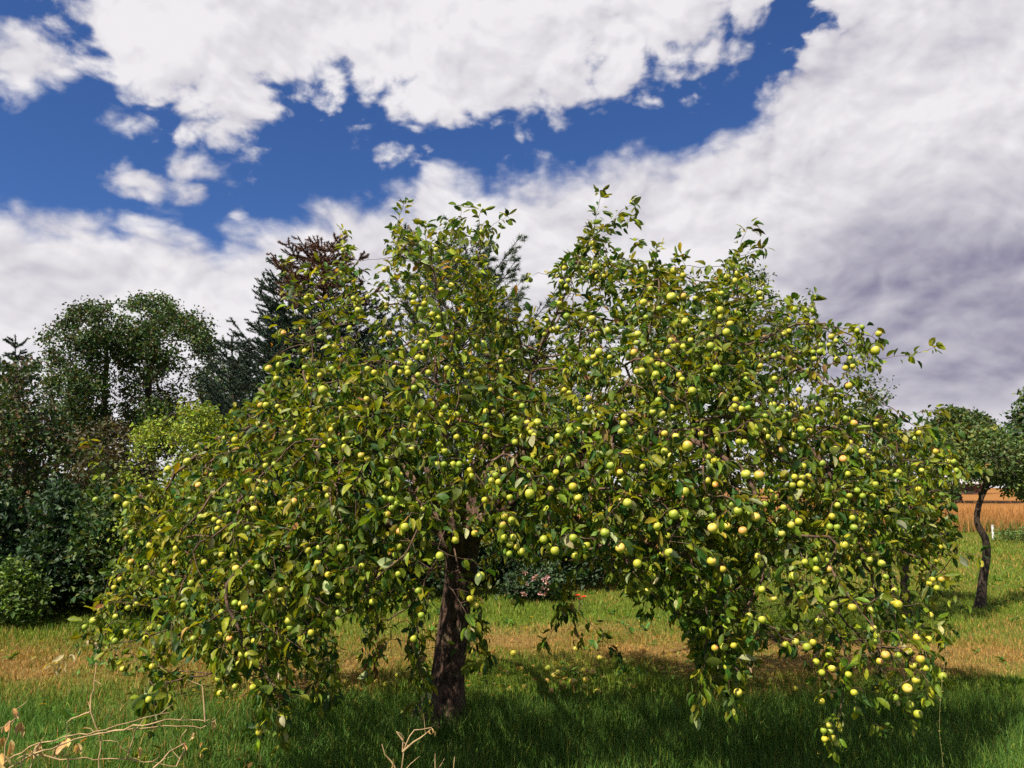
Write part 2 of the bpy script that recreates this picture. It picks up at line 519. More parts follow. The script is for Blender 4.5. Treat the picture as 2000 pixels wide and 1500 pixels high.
class Wood:
    def __init__(s, cap=90000):
        s.p = np.zeros((cap, 3), np.float32); s.par = np.full(cap, -1, np.int32); s.plen = np.zeros(cap, np.float32)
        s.tag = np.zeros(cap, np.int16); s.dir = np.zeros((cap, 3), np.float32); s.minr = np.zeros(cap, np.float32)
        s.leafy = np.zeros(cap, np.float32); s.n = 0

    def node(s, p, par, tagv, minr=0., leafy=1.):
        i = s.n; s.n += 1
        s.p[i] = p; s.par[i] = par; s.tag[i] = tagv; s.minr[i] = minr; s.leafy[i] = leafy
        if par >= 0:
            d = s.p[i] - s.p[par]; l = float(np.linalg.norm(d))
            s.plen[i] = s.plen[par] + l
            s.dir[i] = d / max(l, 1e-6)
        else:
            s.dir[i] = (0, 0, 1)
        return i

    def path(s, pts, par, tagv, r0=0., r1=0., leafy=1.):
        n = len(pts)
        for k, p in enumerate(pts):
            par = s.node(p[:3], par, tagv, r0 + (r1 - r0) * k / max(1, n - 1), leafy)
        return par

    def nearest(s, q, alpha=.12, hang=None, weep=0.):
        d = s.p[:s.n] - q.astype(np.float32)
        dist = np.sqrt((d * d).sum(1))
        cost = dist + alpha * s.plen[:s.n]
        if weep > 0:           # parents above the point are cheaper: shoots hang
            cost = cost + weep * np.maximum(0, -d[:, 2])
        elif weep < 0:         # parents below the point are cheaper: shoots rise
            cost = cost - weep * np.maximum(0, d[:, 2])
        return int(np.argmin(cost))

    def reach(s, q, step=.055, alpha=.12, weep=0., end=None, leafy=1., minr=0.):
        j = s.nearest(q, alpha, None, weep)
        a = s.p[j].astype(float); v = q - a; L = float(np.linalg.norm(v))
        if L < 1e-3:
            return j
        d0 = unit(s.dir[j] * .6 + v / L + rng.normal(0, .25, 3))
        d1 = v / L if end is None else unit(v / L * .6 + np.asarray(end))
        n = max(1, int(round(L / step)))
        i = j
        for k in range(1, n + 1):
            t = k / n
            h = (2 * t ** 3 - 3 * t ** 2 + 1) * a + (t ** 3 - 2 * t ** 2 + t) * d0 * L + (-2 * t ** 3 + 3 * t ** 2) * q + (t ** 3 - t ** 2) * d1 * L
            if k < n:
                h = h + rng.normal(0, step * .10, 3)
            i = s.node(h, i, s.tag[j], minr, leafy)
        return i

    def radii(s, tip=.0017, ex=2.4):
        r = np.zeros(s.n); kids = np.zeros(s.n, np.int32)
        acc = np.zeros(s.n)
        for i in range(s.n - 1, -1, -1):
            v = acc[i] if acc[i] > 0 else tip ** ex
            r[i] = max(v ** (1 / ex), s.minr[i])
            if s.par[i] >= 0:
                acc[s.par[i]] += v; kids[s.par[i]] += 1
        s.r = r; s.kids = kids
        return r

    def mesh(s, sel, rmax_par=True, rmin=0.):
        """tubes for the nodes in sel (bool) -> co, quads"""
        n = s.n
        first = np.full(n, -1, np.int32)          # thickest child continues the chain
        for i in range(n):
            p = s.par[i]
            if p >= 0 and (first[p] < 0 or s.r[i] > s.r[first[p]]):
                first[p] = i
        co = []; quads = []; base = 0
        for i in range(n):
            p = s.par[i]
            start = (p < 0) or (first[p] != i)
            if not start or not sel[i]:
                continue
            ch = [] if p < 0 else [p]
            k = i
            while k >= 0 and sel[k]:
                ch.append(k); k = first[k]
            if len(ch) < 2:
                continue
            pts = s.p[ch].astype(float); rr = s.r[ch].copy()
            if p >= 0:
                rr[0] = rr[1]
            rr = np.maximum(rr, rmin)
            rr[-1] *= .5
            m = 3 if rr.max() < .0045 else (5 if rr.max() < .014 else 9)
            tg = np.gradient(pts, axis=0); tg = unit(tg)
            ref = np.array([0.31, 0.87, 0.38]) if abs(tg[0][1]) < .9 else np.array([1., 0, 0])
            u = np.cross(tg, ref); u = unit(u); w = np.cross(tg, u)
            an = np.arange(m) * 2 * math.pi / m
            ring = pts[:, None, :] + rr[:, None, None] * (np.cos(an)[None, :, None] * u[:, None, :] + np.sin(an)[None, :, None] * w[:, None, :])
            co.append(ring.reshape(-1, 3))
            ids = base + np.arange(len(ch) * m).reshape(len(ch), m)
            a = ids[:-1]; b = ids[1:]
            quads.append(np.stack([a, np.roll(a, -1, 1), np.roll(b, -1, 1), b], -1).reshape(-1, 4))
            base += len(ch) * m
        if not co:
            return np.zeros((0, 3)), np.zeros((0, 4), int)
        return np.vstack(co), np.vstack(quads)


# ------------------------------------------------------------------ leaves
LEAF_U = np.array([0, .22, .22, .22, .55, .55, .55, .82, .82, .82, 1.0])
LEAF_S = np.array([0, -.72, 0, .72, -1., 0, 1., -.62, 0, .62, 0])
LEAF_T = np.array([[0, 2, 1], [0, 3, 2], [7, 8, 10], [8, 9, 10]])
LEAF_Q = np.array([[1, 2, 5, 4], [2, 3, 6, 5], [4, 5, 8, 7], [5, 6, 9, 8]])


def frames(d, roll, up=(0, 0, 1)):
    d = unit(d)
    n = np.asarray(up, float) - d * (d @ np.asarray(up, float))[:, None]
    bad = np.linalg.norm(n, axis=1) < .15
    n[bad] = np.cross(d[bad], [0.3, 0.9, 0.1])
    n = unit(n); w = np.cross(d, n)
    c, s_ = np.cos(roll)[:, None], np.sin(roll)[:, None]
    return d, n * c + w * s_, w * c - n * s_


def leaf_mesh(base, d, L, width=.29, roll_sd=.6, fold=(.15, .6), curl=(.1, .7), col=None, petiole=0.):
    """folded, curled leaves (11 vertices each)"""
    m = len(base)
    d, n, w = frames(d, rng.normal(0, roll_sd, m))
    f = rng.uniform(*fold, m); cu = rng.uniform(*curl, m) * rng.choice([1, 1, 1, -.4], m)
    wd = width * rng.uniform(.8, 1.2, m)
    tw = rng.normal(0, .35, m)
    U = LEAF_U[None, :]; S = LEAF_S[None, :]
    hw = (wd * L)[:, None] * S
    side = hw * np.cos(f)[:, None]
    rise = np.abs(hw) * np.sin(f)[:, None]
    along = L[:, None] * (U - .12 * cu[:, None] * U ** 3)
    drop = -L[:, None] * cu[:, None] * .55 * U ** 2
    ca, sa = np.cos(tw[:, None] * U), np.sin(tw[:, None] * U)
    a = side * ca - rise * sa; b = side * sa + rise * ca + drop
    co = base[:, None, :] + d[:, None, :] * (along + petiole * L[:, None])[:, :, None] + w[:, None, :] * a[:, :, None] + n[:, None, :] * b[:, :, None]
    off = (np.arange(m) * 11)[:, None, None]
    return co.reshape(-1, 3), [(LEAF_Q[None] + off).reshape(-1, 4), (LEAF_T[None] + off).reshape(-1, 3)], np.repeat(col, 11, 0)


def small_leaf_mesh(base, d, L, width=.33, roll_sd=.8, col=None, fold=.4):
    """light leaves (4 vertices, two triangles folded along the midrib)"""
    m = len(base)
    d, n, w = frames(d, rng.normal(0, roll_sd, m))
    L = L[:, None]
    k = math.sin(fold)
    tip = base + d * L - n * L * .15
    mid = base + d * L * .5
    l = mid + w * width * L + n * width * L * k
    r = mid - w * width * L + n * width * L * k
    co = np.stack([base, r, tip, l], 1)
    off = (np.arange(m) * 4)[:, None, None]
    return co.reshape(-1, 3), [(np.array([[0, 1, 2], [0, 2, 3]])[None] + off).reshape(-1, 3)], np.repeat(col, 4, 0)


def palette(m, cols, wts, jit=.18):
    wts = np.asarray(wts, float) / sum(wts)
    k = rng.choice(len(cols), m, p=wts)
    c = np.asarray(cols, float)[k]
    return np.clip(c * (1 + rng.normal(0, jit, (m, 1))) * (1 + rng.normal(0, jit * .35, (m, 3))), .003, .8)


def tube(pts, r, sides=8):
    """one tube along pts (n,3) with radii r -> co, [quads]"""
    pts = np.asarray(pts, float); r = np.broadcast_to(np.asarray(r, float), (len(pts),))
    tg = unit(np.gradient(pts, axis=0))
    ref = np.array([.2, .9, .3]) if abs(tg[0][1]) < .85 else np.array([1., .1, 0])
    u = unit(np.cross(tg, ref)); w = np.cross(tg, u)
    an = np.arange(sides) * 2 * math.pi / sides
    ring = pts[:, None] + r[:, None, None] * (np.cos(an)[None, :, None] * u[:, None] + np.sin(an)[None, :, None] * w[:, None])
    ids = np.arange(len(pts) * sides).reshape(len(pts), sides)
    a, b = ids[:-1], ids[1:]
    return ring.reshape(-1, 3), [np.stack([a, np.roll(a, -1, 1), np.roll(b, -1, 1), b], -1).reshape(-1, 4)]


def join(parts):
    """[(co, [faces], col?), ...] -> one"""
    co, fs, cs, b = [], [], [], 0
    for t in parts:
        co.append(t[0]); fs += [f + b for f in t[1]]
        if len(t) > 2:
            cs.append(t[2])
        b += len(t[0])
    return (np.vstack(co), fs) + ((np.vstack(cs),) if cs else ())

APPLES = '''1312,581,11.6 1343,871,11.6 1483,929,11.6 1111,843,11.4 1035,965,11.0 1212,1071,11.0 1392,1032,11.0 1457,927,11.0 631,762,10.8 1182,1041,10.7 1316,1005,10.7 
1226,983,10.4 1772,1345,10.2 939,1126,10.1 1476,1010,10.1 1307,1080,10.1 1390,1096,10.1 1710,685,10.0 791,1030,10.0 1084,1076,9.8 1338,629,9.6 1193,910,9.6 
1352,764,9.6 1292,809,9.6 1482,834,9.6 981,1026,9.5 1120,1051,9.5 1119,951,9.5 1245,1101,9.5 1283,1028,9.5 1338,960,9.5 1442,998,9.5 1451,1037,9.5 
1549,1126,9.5 1754,1181,9.5 1665,1187,9.5 1442,1353,9.4 1730,1280,9.4 1841,1321,9.4 1793,1395,9.4 1317,529,9.2 1170,688,9.2 859,1086,9.2 666,1071,9.2 
1062,1054,9.1 1576,1264,9.1 1798,1288,9.1 1257,591,9.0 1406,606,9.0 1419,649,9.0 366,902,9.0 525,721,9.0 547,714,9.0 1009,819,9.0 1050,825,9.0 1109,898,9.0 
1270,706,9.0 1281,732,9.0 1388,676,9.0 1399,720,9.0 1310,797,9.0 1565,839,9.0 985,1009,8.8 999,1017,8.8 1018,1077,8.8 1122,1085,8.8 1130,973,8.8 1212,979,8.8 
1226,1076,8.8 1146,1066,8.8 1358,984,8.8 1380,978,8.8 1527,1042,8.8 1374,1098,8.8 1463,1205,8.8 1649,1065,8.8 1628,1183,8.8 1600,1214,8.8 227,973,8.8 
1320,853,8.8 248,986,8.8 889,1055,8.8 1414,1264,8.7 1789,1329,8.7 788,843,8.6 574,981,8.6 1668,1031,8.5 1722,1101,8.5 1156,623,8.4 1257,528,8.4 1335,579,8.4 
1246,653,8.4 1401,588,8.4 1426,633,8.4 1551,606,8.4 459,860,8.4 486,941,8.4 502,958,8.4 649,818,8.4 1238,689,8.4 1218,828,8.4 1368,761,8.4 1286,783,8.4 
1511,793,8.4 1528,879,8.4 1351,844,8.4 1298,882,8.4 1564,946,8.4 1585,949,8.4 1685,882,8.4 1647,897,8.4 496,995,8.4 458,1085,8.4 461,1111,8.4 468,1124,8.4 
183,1213,8.4 790,1182,8.4 1777,1377,8.3 1675,1388,8.3 1392,1008,8.2 1420,1028,8.2 1545,1026,8.2 1560,1019,8.2 1489,1211,8.2 1710,1082,8.2 1698,1094,8.2 
1746,1176,8.2 1791,1246,8.2 760,653,8.0 1080,644,8.0 1107,618,8.0 1188,645,8.0 328,917,8.0 845,791,8.0 804,879,8.0 706,890,8.0 762,975,8.0 1088,834,8.0 
1036,929,8.0 1150,778,8.0 1304,689,8.0 1253,725,8.0 1496,841,8.0 1549,852,8.0 1658,754,8.0 1668,827,8.0 258,1040,8.0 756,1005,8.0 781,1038,8.0 621,1100,8.0 
636,1201,8.0 564,1215,8.0 1029,953,7.9 1002,1050,7.9 996,1063,7.9 929,1182,7.9 1512,972,7.9 1488,1152,7.9 1554,1254,7.9 1625,1306,7.9 1775,1272,7.9 
1625,1442,7.9 699,606,7.6 882,558,7.6 854,608,7.6 1163,522,7.6 1334,538,7.6 1270,565,7.6 1398,612,7.6 388,948,7.6 520,792,7.6 1020,794,7.6 1090,853,7.6 
974,942,7.6 1213,843,7.6 1311,666,7.6 1335,678,7.6 1275,805,7.6 1518,799,7.6 1550,791,7.6 1324,910,7.6 1382,939,7.6 1250,856,7.6 1606,905,7.6 392,1010,7.6 
373,1139,7.6 477,1187,7.6 624,1070,7.6 601,1075,7.6 1346,1006,7.6 1505,1034,7.6 1480,1087,7.6 1264,1156,7.6 1625,1009,7.6 650,678,7.2 1324,637,7.2 1401,574,7.2 
1435,549,7.2 1483,574,7.2 1531,652,7.2 1624,658,7.2 1551,705,7.2 1635,702,7.2 1716,652,7.2 516,944,7.2 1279,695,7.2 1291,768,7.2 1298,847,7.2 1659,805,7.2 
1651,818,7.2 429,1021,7.2 344,1072,7.2 291,1066,7.2 343,1100,7.2 399,1099,7.2 1396,1266,7.1 1621,1359,7.1 1668,1353,7.1 1718,1292,7.1 1783,1301,7.1 
1619,1417,7.1 941,453,7.0 1147,624,7.0 1263,576,7.0 1463,588,7.0 1589,607,7.0 1430,699,7.0 381,902,7.0 540,740,7.0 509,792,7.0 653,833,7.0 567,847,7.0 
755,933,7.0 757,947,7.0 781,928,7.0 641,969,7.0 1030,839,7.0 1170,813,7.0 1219,814,7.0 1349,665,7.0 1448,799,7.0 1499,854,7.0 1309,891,7.0 1417,919,7.0 
1397,947,7.0 1622,954,7.0 1862,902,7.0 503,1108,7.0 472,1181,7.0 448,1248,7.0 776,1122,7.0 1010,1069,6.9 927,1042,6.9 1004,1176,6.9 1072,1068,6.9 996,972,6.9 
1076,956,6.9 1095,972,6.9 1155,956,6.9 1485,1001,6.9 1412,1112,6.9 1486,1101,6.9 1511,1169,6.9 1275,1126,6.9 1595,1184,6.9 1690,1007,6.9 1616,1084,6.9 
1614,1094,6.9 1620,1112,6.9 1676,1099,6.9 1839,1132,6.9 1701,1155,6.9 1747,1154,6.9 1702,1192,6.9 1706,1228,6.9 467,1297,6.9 430,1354,6.9 460,1341,6.9 
554,651,6.8 876,673,6.8 895,660,6.8 933,676,6.8 1160,475,6.8 1440,534,6.8 1420,541,6.8 1601,687,6.8 448,948,6.8 667,798,6.8 580,835,6.8 1030,826,6.8 
1507,764,6.8 1541,811,6.8 1569,911,6.8 1660,865,6.8 1827,882,6.8 312,1038,6.8 256,1098,6.8 226,1205,6.8 538,1152,6.8 767,991,6.8 679,1138,6.8 661,1163,6.8 
1433,1261,6.7 1609,1427,6.7 751,527,6.6 944,670,6.6 1093,593,6.6 1178,540,6.6 1651,719,6.6 595,718,6.6 673,873,6.6 771,956,6.6 1788,857,6.6 1794,956,6.6 
806,566,6.4 857,636,6.4 822,670,6.4 1102,524,6.4 1087,592,6.4 1074,636,6.4 1063,653,6.4 1166,541,6.4 1287,603,6.4 1252,658,6.4 1576,606,6.4 1586,630,6.4 
1603,674,6.4 1590,701,6.4 1665,715,6.4 493,957,6.4 187,976,6.4 649,721,6.4 837,728,6.4 676,818,6.4 830,818,6.4 799,848,6.4 637,955,6.4 1105,831,6.4 
1053,847,6.4 1076,895,6.4 968,928,6.4 960,939,6.4 1112,768,6.4 1327,734,6.4 1332,741,6.4 1437,781,6.4 1528,795,6.4 1476,846,6.4 1588,915,6.4 1552,932,6.4 
1548,948,6.4 1729,833,6.4 1795,846,6.4 1656,926,6.4 349,1061,6.4 323,1115,6.4 223,1148,6.4 266,1181,6.4 166,1225,6.4 247,1235,6.4 378,1248,6.4 532,1162,6.4 
707,1106,6.4 661,1197,6.4 918,1170,6.3 967,970,6.3 947,977,6.3 1461,1003,6.3 1304,1047,6.3 1594,1112,6.3 1373,1167,6.3 1635,987,6.3 1621,1029,6.3 1635,1030,6.3 
1666,1068,6.3 1742,1121,6.3 1804,1034,6.3 1817,1035,6.3 494,1343,6.3 1424,1226,6.3 1420,1303,6.3 1373,1230,6.3 1535,1259,6.3 1594,1293,6.3 1808,1306,6.3 
1657,1318,6.3 665,534,6.0 756,566,6.0 844,614,6.0 829,677,6.0 1110,548,6.0 1090,641,6.0 1147,525,6.0 1358,583,6.0 1410,573,6.0 1633,666,6.0 1588,688,6.0 
1512,695,6.0 1660,700,6.0 388,931,6.0 518,835,6.0 536,907,6.0 493,974,6.0 595,686,6.0 731,728,6.0 825,700,6.0 817,733,6.0 569,860,6.0 753,973,6.0 890,970,6.0 
1006,864,6.0 1163,711,6.0 1148,708,6.0 1285,712,6.0 1297,713,6.0 1397,683,6.0 1513,740,6.0 1581,842,6.0 1335,907,6.0 1443,863,6.0 1739,843,6.0 1685,969,6.0 
269,1000,6.0 286,1110,6.0 522,1084,6.0 359,1183,6.0 433,1196,6.0 548,984,6.0 773,985,6.0 566,1224,6.0 823,1202,6.0 1605,1314,5.9 995,1082,5.7 1563,1161,5.7 
1572,1098,5.7 1594,1094,5.7 1428,986,5.7 1665,1012,5.7 1777,1006,5.7 1608,1138,5.7 1820,1047,5.7 1814,1065,5.7 1788,1098,5.7 1830,1095,5.7 1821,1132,5.7 
1696,1061,5.7 483,1279,5.7 225,1252,5.7 291,1367,5.7 497,1252,5.7 670,489,5.6 676,546,5.6 768,542,5.6 690,583,5.6 650,608,5.6 826,562,5.6 829,593,5.6 
865,615,5.6 825,647,5.6 968,667,5.6 894,509,5.6 1096,550,5.6 1168,652,5.6 1157,655,5.6 1540,625,5.6 1619,674,5.6 1485,715,5.6 1404,718,5.6 378,935,5.6 
519,897,5.6 445,969,5.6 414,928,5.6 801,710,5.6 817,699,5.6 873,720,5.6 890,724,5.6 716,780,5.6 648,839,5.6 673,859,5.6 892,810,5.6 596,967,5.6 965,804,5.6 
1129,839,5.6 1042,850,5.6 922,881,5.6 1159,698,5.6 1191,698,5.6 1152,796,5.6 1243,670,5.6 1393,733,5.6 1472,762,5.6 1494,813,5.6 1523,838,5.6 1338,859,5.6 
1567,933,5.6 1458,741,5.6 1560,762,5.6 1624,762,5.6 1710,946,5.6 1852,902,5.6 371,997,5.6 419,1015,5.6 319,1104,5.6 250,1187,5.6 405,1193,5.6 293,1228,5.6 
428,1241,5.6 548,1153,5.6 608,1236,5.6 727,1176,5.6 1387,1227,5.5 1588,1255,5.5 1621,1428,5.5 1749,1363,5.5 1755,1280,5.5 627,658,5.4 1106,559,5.4 346,952,5.4 
857,867,5.4 718,896,5.4 948,854,5.4 599,609,5.2 903,609,5.2 906,660,5.2 797,728,5.2 823,813,5.2 860,858,5.2 1417,774,5.2 1729,947,5.2 316,1144,5.2 825,996,5.2 
808,1248,5.2 1635,1452,5.1 1294,1082,5.0 1530,992,5.0 1766,985,5.0 1642,1114,5.0 1730,1127,5.0 1768,1086,5.0 1790,1109,5.0 1815,1140,5.0 234,1294,5.0 
240,1307,5.0 506,1431,5.0 545,1256,5.0 754,602,5.0 598,582,5.0 718,580,5.0 807,591,5.0 856,622,5.0 834,670,5.0 880,660,5.0 852,488,5.0 1068,626,5.0 
1139,523,5.0 1444,614,5.0 1521,692,5.0 1486,584,5.0 542,794,5.0 718,721,5.0 771,719,5.0 780,728,5.0 561,829,5.0 621,883,5.0 869,797,5.0 823,847,5.0 869,881,5.0 
855,907,5.0 625,733,5.0 949,804,5.0 1038,846,5.0 918,891,5.0 985,919,5.0 1245,726,5.0 1086,923,5.0 1486,822,5.0 1393,902,5.0 1454,864,5.0 1632,781,5.0 
1695,891,5.0 1803,952,5.0 1868,919,5.0 1650,854,5.0 310,1226,5.0 641,1123,5.0 978,636,4.8 1541,647,4.8 519,910,4.8 885,838,4.8 926,730,4.8 912,731,4.8 
1565,799,4.8 1528,815,4.8 1369,848,4.8 1388,910,4.8 1579,931,4.8 1667,748,4.8 1705,970,4.8 1800,919,4.8 303,1028,4.8 448,1005,4.8 483,1032,4.8 328,1178,4.8 
769,1124,4.8 700,1148,4.8 728,1153,4.8 773,1084,4.8 817,1154,4.8 1792,1086,4.7 1802,1110,4.7 1713,1243,4.7 1618,1230,4.7 1619,1280,4.7 1605,1370,4.7 
1707,1253,4.7 1611,1444,4.7 1494,985,4.4 1836,1069,4.4 1830,1149,4.4 1623,1193,4.4 1814,1249,4.4 1817,1202,4.4 1761,1036,4.4 1687,1021,4.4 472,1279,4.4 
304,1263,4.4 285,1247,4.4 597,534,4.4 593,657,4.4 822,604,4.4 1262,620,4.4 1390,658,4.4 1674,646,4.4 1684,639,4.4 1450,696,4.4 305,966,4.4 385,922,4.4 
796,720,4.4 591,845,4.4 633,874,4.4 853,847,4.4 850,835,4.4 895,760,4.4 644,862,4.4 908,759,4.4 980,763,4.4 1007,771,4.4 892,854,4.4 1211,923,4.4 1102,762,4.4 
1316,677,4.4 1383,893,4.4 1299,945,4.4 1663,818,4.4 1704,894,4.4 1633,876,4.4 1659,968,4.4 1756,922,4.4 1812,914,4.4 248,1050,4.4 433,1084,4.4 235,1132,4.4 
459,1178,4.4 474,1149,4.4 671,1032,4.4 672,1147,4.4 1724,982,4.1 1808,1078,4.1 427,1326,4.1 683,641,4.0 755,595,4.0 809,580,4.0 987,634,4.0 292,951,4.0 
767,695,4.0 809,758,4.0 755,903,4.0 607,812,4.0 1132,798,4.0 951,832,4.0 920,930,4.0 1403,859,4.0 1711,829,4.0 1759,855,4.0 1750,929,4.0 1853,912,4.0 
1661,880,4.0 425,1033,4.0 805,993,4.0 779,1068,4.0 985,1050,3.8 1020,1138,3.8 1733,1012,3.8 1768,1017,3.8 298,1302,3.8 862,566,3.6 1036,547,3.6 977,627,3.6 
979,617,3.6 1407,620,3.6 439,856,3.6 362,918,3.6 385,873,3.6 686,815,3.6 867,907,3.6 895,907,3.6 860,812,3.6 979,717,3.6 918,919,3.6 1321,674,3.6 1461,797,3.6 
1435,794,3.6 1255,912,3.6 1598,800,3.6 1604,805,3.6 1736,828,3.6 1679,867,3.6 1674,958,3.6 331,1136,3.6 668,1085,3.6 657,1050,3.6 1008,594,3.2 605,761,3.2 
716,801,3.2 978,707,3.2 959,761,3.0 1019,853,3.0 887,907,2.8'''
FALLEN = '''778,1318 732,1331 755,1335 806,1330 1003,1274 1018,1304 1070,1304 1090,1311 1124,1265 1171,1281 1220,1287 1224,1292 1234,1288 1140,1305 1158,1312 1144,1324 
1142,1339 1118,1328 1025,1339 1068,1327 1076,1348 1082,1316 678,1370 690,1372 706,1372 672,1331 1203,1390 804,1476 1166,1348 1371,1307 1465,1301 1485,1324 
1505,1325 1555,1343 1460,1289 1710,1343 1730,1349 1493,1371 1554,1393 1517,1362 1485,1410 1450,1320'''


# ------------------------------------------------------------------ the ground
FIELD_Y = 28.5


def ground_z(x, y):
    x = np.asarray(x, float); y = np.asarray(y, float)
    z = .05 * (vnoise(x, y, .35, 3) - .5) + .025 * (vnoise(x, y, 1.3, 4) - .5)
    rise = np.clip((y - FIELD_Y) / 60.0, 0, 1) * .82
    return z + rise


def dryness(x, y):
    """1 = scorched yellow grass, 0 = lush green"""
    w = (vnoise(x, y, .5, 11) - .5) * 1.7 + (vnoise(x, y, 1.9, 12) - .5) * .8
    yy = y + w
    band = np.clip((yy - 6.7) / .8, 0, 1) * np.clip((9.8 - yy) / 1.6, 0, 1)
    band = band * (.42 + .75 * vnoise(x, y, 1.7, 14) + .35 * (vnoise(x, y, 6., 18) - .5))
    left = np.clip((-1.2 - x) / 1.5, 0, 1) * np.clip((y - 4.2) / 1.2, 0, 1) * np.clip((9.8 - y) / 1.0, 0, 1) * (-.25 + .8 * vnoise(x, y, 1.1, 15))
    far = np.clip((y - 10) / 3, 0, 1) * .35 * vnoise(x, y, .7, 16)
    return np.clip(np.maximum(np.maximum(band, left), far), 0, 1)


def lawn_mat():
    m, nt, out = new_mat('lawn_soil')
    at = nt.nodes.new('ShaderNodeAttribute'); at.attribute_name = 'col'
    tco = nt.nodes.new('ShaderNodeTexCoord')
    n = nt.nodes.new('ShaderNodeTexNoise'); n.inputs['Scale'].default_value = 14; n.inputs['Detail'].default_value = 9
    n.inputs['Roughness'].default_value = .7
    nt.links.new(tco.outputs['Object'], n.inputs['Vector'])
    mr = nt.nodes.new('ShaderNodeMapRange'); nt.links.new(n.outputs[0], mr.inputs[0])
    mr.inputs[1].default_value = .3; mr.inputs[2].default_value = .7; mr.inputs[3].default_value = .45; mr.inputs[4].default_value = 1.4
    sc = nt.nodes.new('ShaderNodeVectorMath'); sc.operation = 'SCALE'
    nt.links.new(at.outputs['Color'], sc.inputs[0]); nt.links.new(mr.outputs[0], sc.inputs['Scale'])
    bp = nt.nodes.new('ShaderNodeBump'); bp.inputs['Strength'].default_value = .8; bp.inputs['Distance'].default_value = .03
    nt.links.new(n.outputs[0], bp.inputs['Height'])
    pr = nt.nodes.new('ShaderNodeBsdfPrincipled'); pr.inputs['Roughness'].default_value = .95
    pr.inputs['Specular IOR Level'].default_value = .1
    nt.links.new(sc.outputs[0], pr.inputs['Base Color']); nt.links.new(bp.outputs[0], pr.inputs['Normal'])
    nt.links.new(pr.outputs[0], out.inputs[0])
    return m


GREEN = np.array([.090, .142, .013]); DRY = np.array([.20, .135, .045]); LUSH = np.array([.056, .128, .021])


def lawn_colour(x, y):
    d = dryness(x, y)[:, None]
    g = GREEN + (LUSH - GREEN) * np.clip((7.2 - y) / 1.0, 0, 1)[:, None]
    return g * (1 - d) + DRY * d


def sheet(name, xs, ys, mat, colf, label):
    X, Y = np.meshgrid(xs, ys)
    x, y = X.ravel(), Y.ravel()
    co = np.stack([x, y, ground_z(x, y)], 1)
    ids = np.arange(len(x)).reshape(X.shape)
    q = np.stack([ids[:-1, :-1], ids[:-1, 1:], ids[1:, 1:], ids[1:, :-1]], -1).reshape(-1, 4)
    o = add(name, build_mesh(name, co, [q], mat, colf(x, y)))
    return tag(o, label, None, None, 'structure')


M_LAWN = lawn_mat()
ys1 = np.concatenate([np.linspace(-30, 1, 12), np.arange(1.5, 13, .16), np.linspace(13.2, FIELD_Y, 40)])
xs1 = np.concatenate([np.linspace(-90, -11, 14), np.arange(-10.5, 10.6, .18), np.linspace(11, 90, 14)])
sheet('lawn', xs1, ys1, M_LAWN, lambda x, y: lawn_colour(x, y) * .8, 'patchy green and dried out orchard lawn under the trees')


def field_colour(x, y):
    v = vnoise(x, y * .4, .25, 21)[:, None]
    c = np.array([.26, .12, .036]) * (.75 + .5 * v)
    e = np.clip((FIELD_Y + 1.5 - y) / 1.5, 0, 1)[:, None]
    return c * (1 - e) + np.array([.05, .10, .02]) * e


sheet('field', np.linspace(-420, 420, 90), np.concatenate([np.linspace(FIELD_Y, 60, 40), np.linspace(62, 700, 60)]), M_LAWN, field_colour,
      'ripe golden field beyond the lawn')


def blades(x, y, h, w, lean=.45, z=None):
    m = len(x)
    a = rng.uniform(0, 2 * math.pi, m)
    s = np.stack([np.cos(a), np.sin(a), 0 * a], 1) * w[:, None]
    b = rng.uniform(0, 2 * math.pi, m)
    ln = np.abs(rng.normal(0, lean, m))[:, None]
    l = np.stack([np.cos(b), np.sin(b), 0 * b], 1) * ln * h[:, None]
    p = np.stack([x, y, (ground_z(x, y) if z is None else z) - .004], 1)
    up = np.array([0, 0, 1.]) * h[:, None]
    mid = p + up * .55 + l * .35
    tip = p + up * (1 - .35 * ln ** 2).clip(.3, 1) + l * 1.1
    co = np.stack([p - s, p + s, mid + s * .7, mid - s * .7, tip], 1)
    off = (np.arange(m) * 5)[:, None, None]
    return co.reshape(-1, 3), [(np.array([[0, 1, 2, 3]])[None] + off).reshape(-1, 4), (np.array([[3, 2, 4]])[None] + off).reshape(-1, 3)]


def grass_zone(y0, y1, dens, hmin, hmax, w0, w1):
    area = .68 * (y1 ** 2 - y0 ** 2) + 2.4 * (y1 - y0)
    n = int(area * dens)
    y = np.sqrt(rng.uniform(y0 ** 2, y1 ** 2, n))
    x = rng.uniform(-1, 1, n) * (.68 * y + 1.2)
    d = dryness(x, y)
    tuft = vnoise(x, y, 3.2, 31) * .6 + vnoise(x, y, 1.1, 32) * .6
    keep = rng.random(n) < (.45 + .55 * tuft) * (1 - .35 * d)
    x, y, d, tuft = x[keep], y[keep], d[keep], tuft[keep]
    n = len(x)
    lush = np.clip((7.0 - y) / 1.2, 0, 1)
    h = rng.uniform(hmin, hmax, n) * (.55 + .8 * tuft) * (1 - .45 * d) * (1 + .9 * lush * np.clip((x + 2.2) / 1.5, 0.15, 1))
    w = rng.uniform(w0, w1, n)
    co, fs = blades(x, y, h, w)
    g = GREEN * (1 - lush[:, None]) + LUSH * lush[:, None]
    dd = (rng.random(n) < d * 1.05)[:, None]
    col = np.where(dd, np.array([.33, .195, .058]), g * np.array([1.25, 1.2, 1.0]))
    yel = (rng.random(n) < .12)[:, None]
    col = np.where(yel & ~dd, np.array([.17, .19, .025]), col)
    col = col * rng.uniform(.6, 1.4, (n, 1)) * rng.uniform(.9, 1.1, (n, 3))
    return co, fs, np.repeat(col, 5, 0)


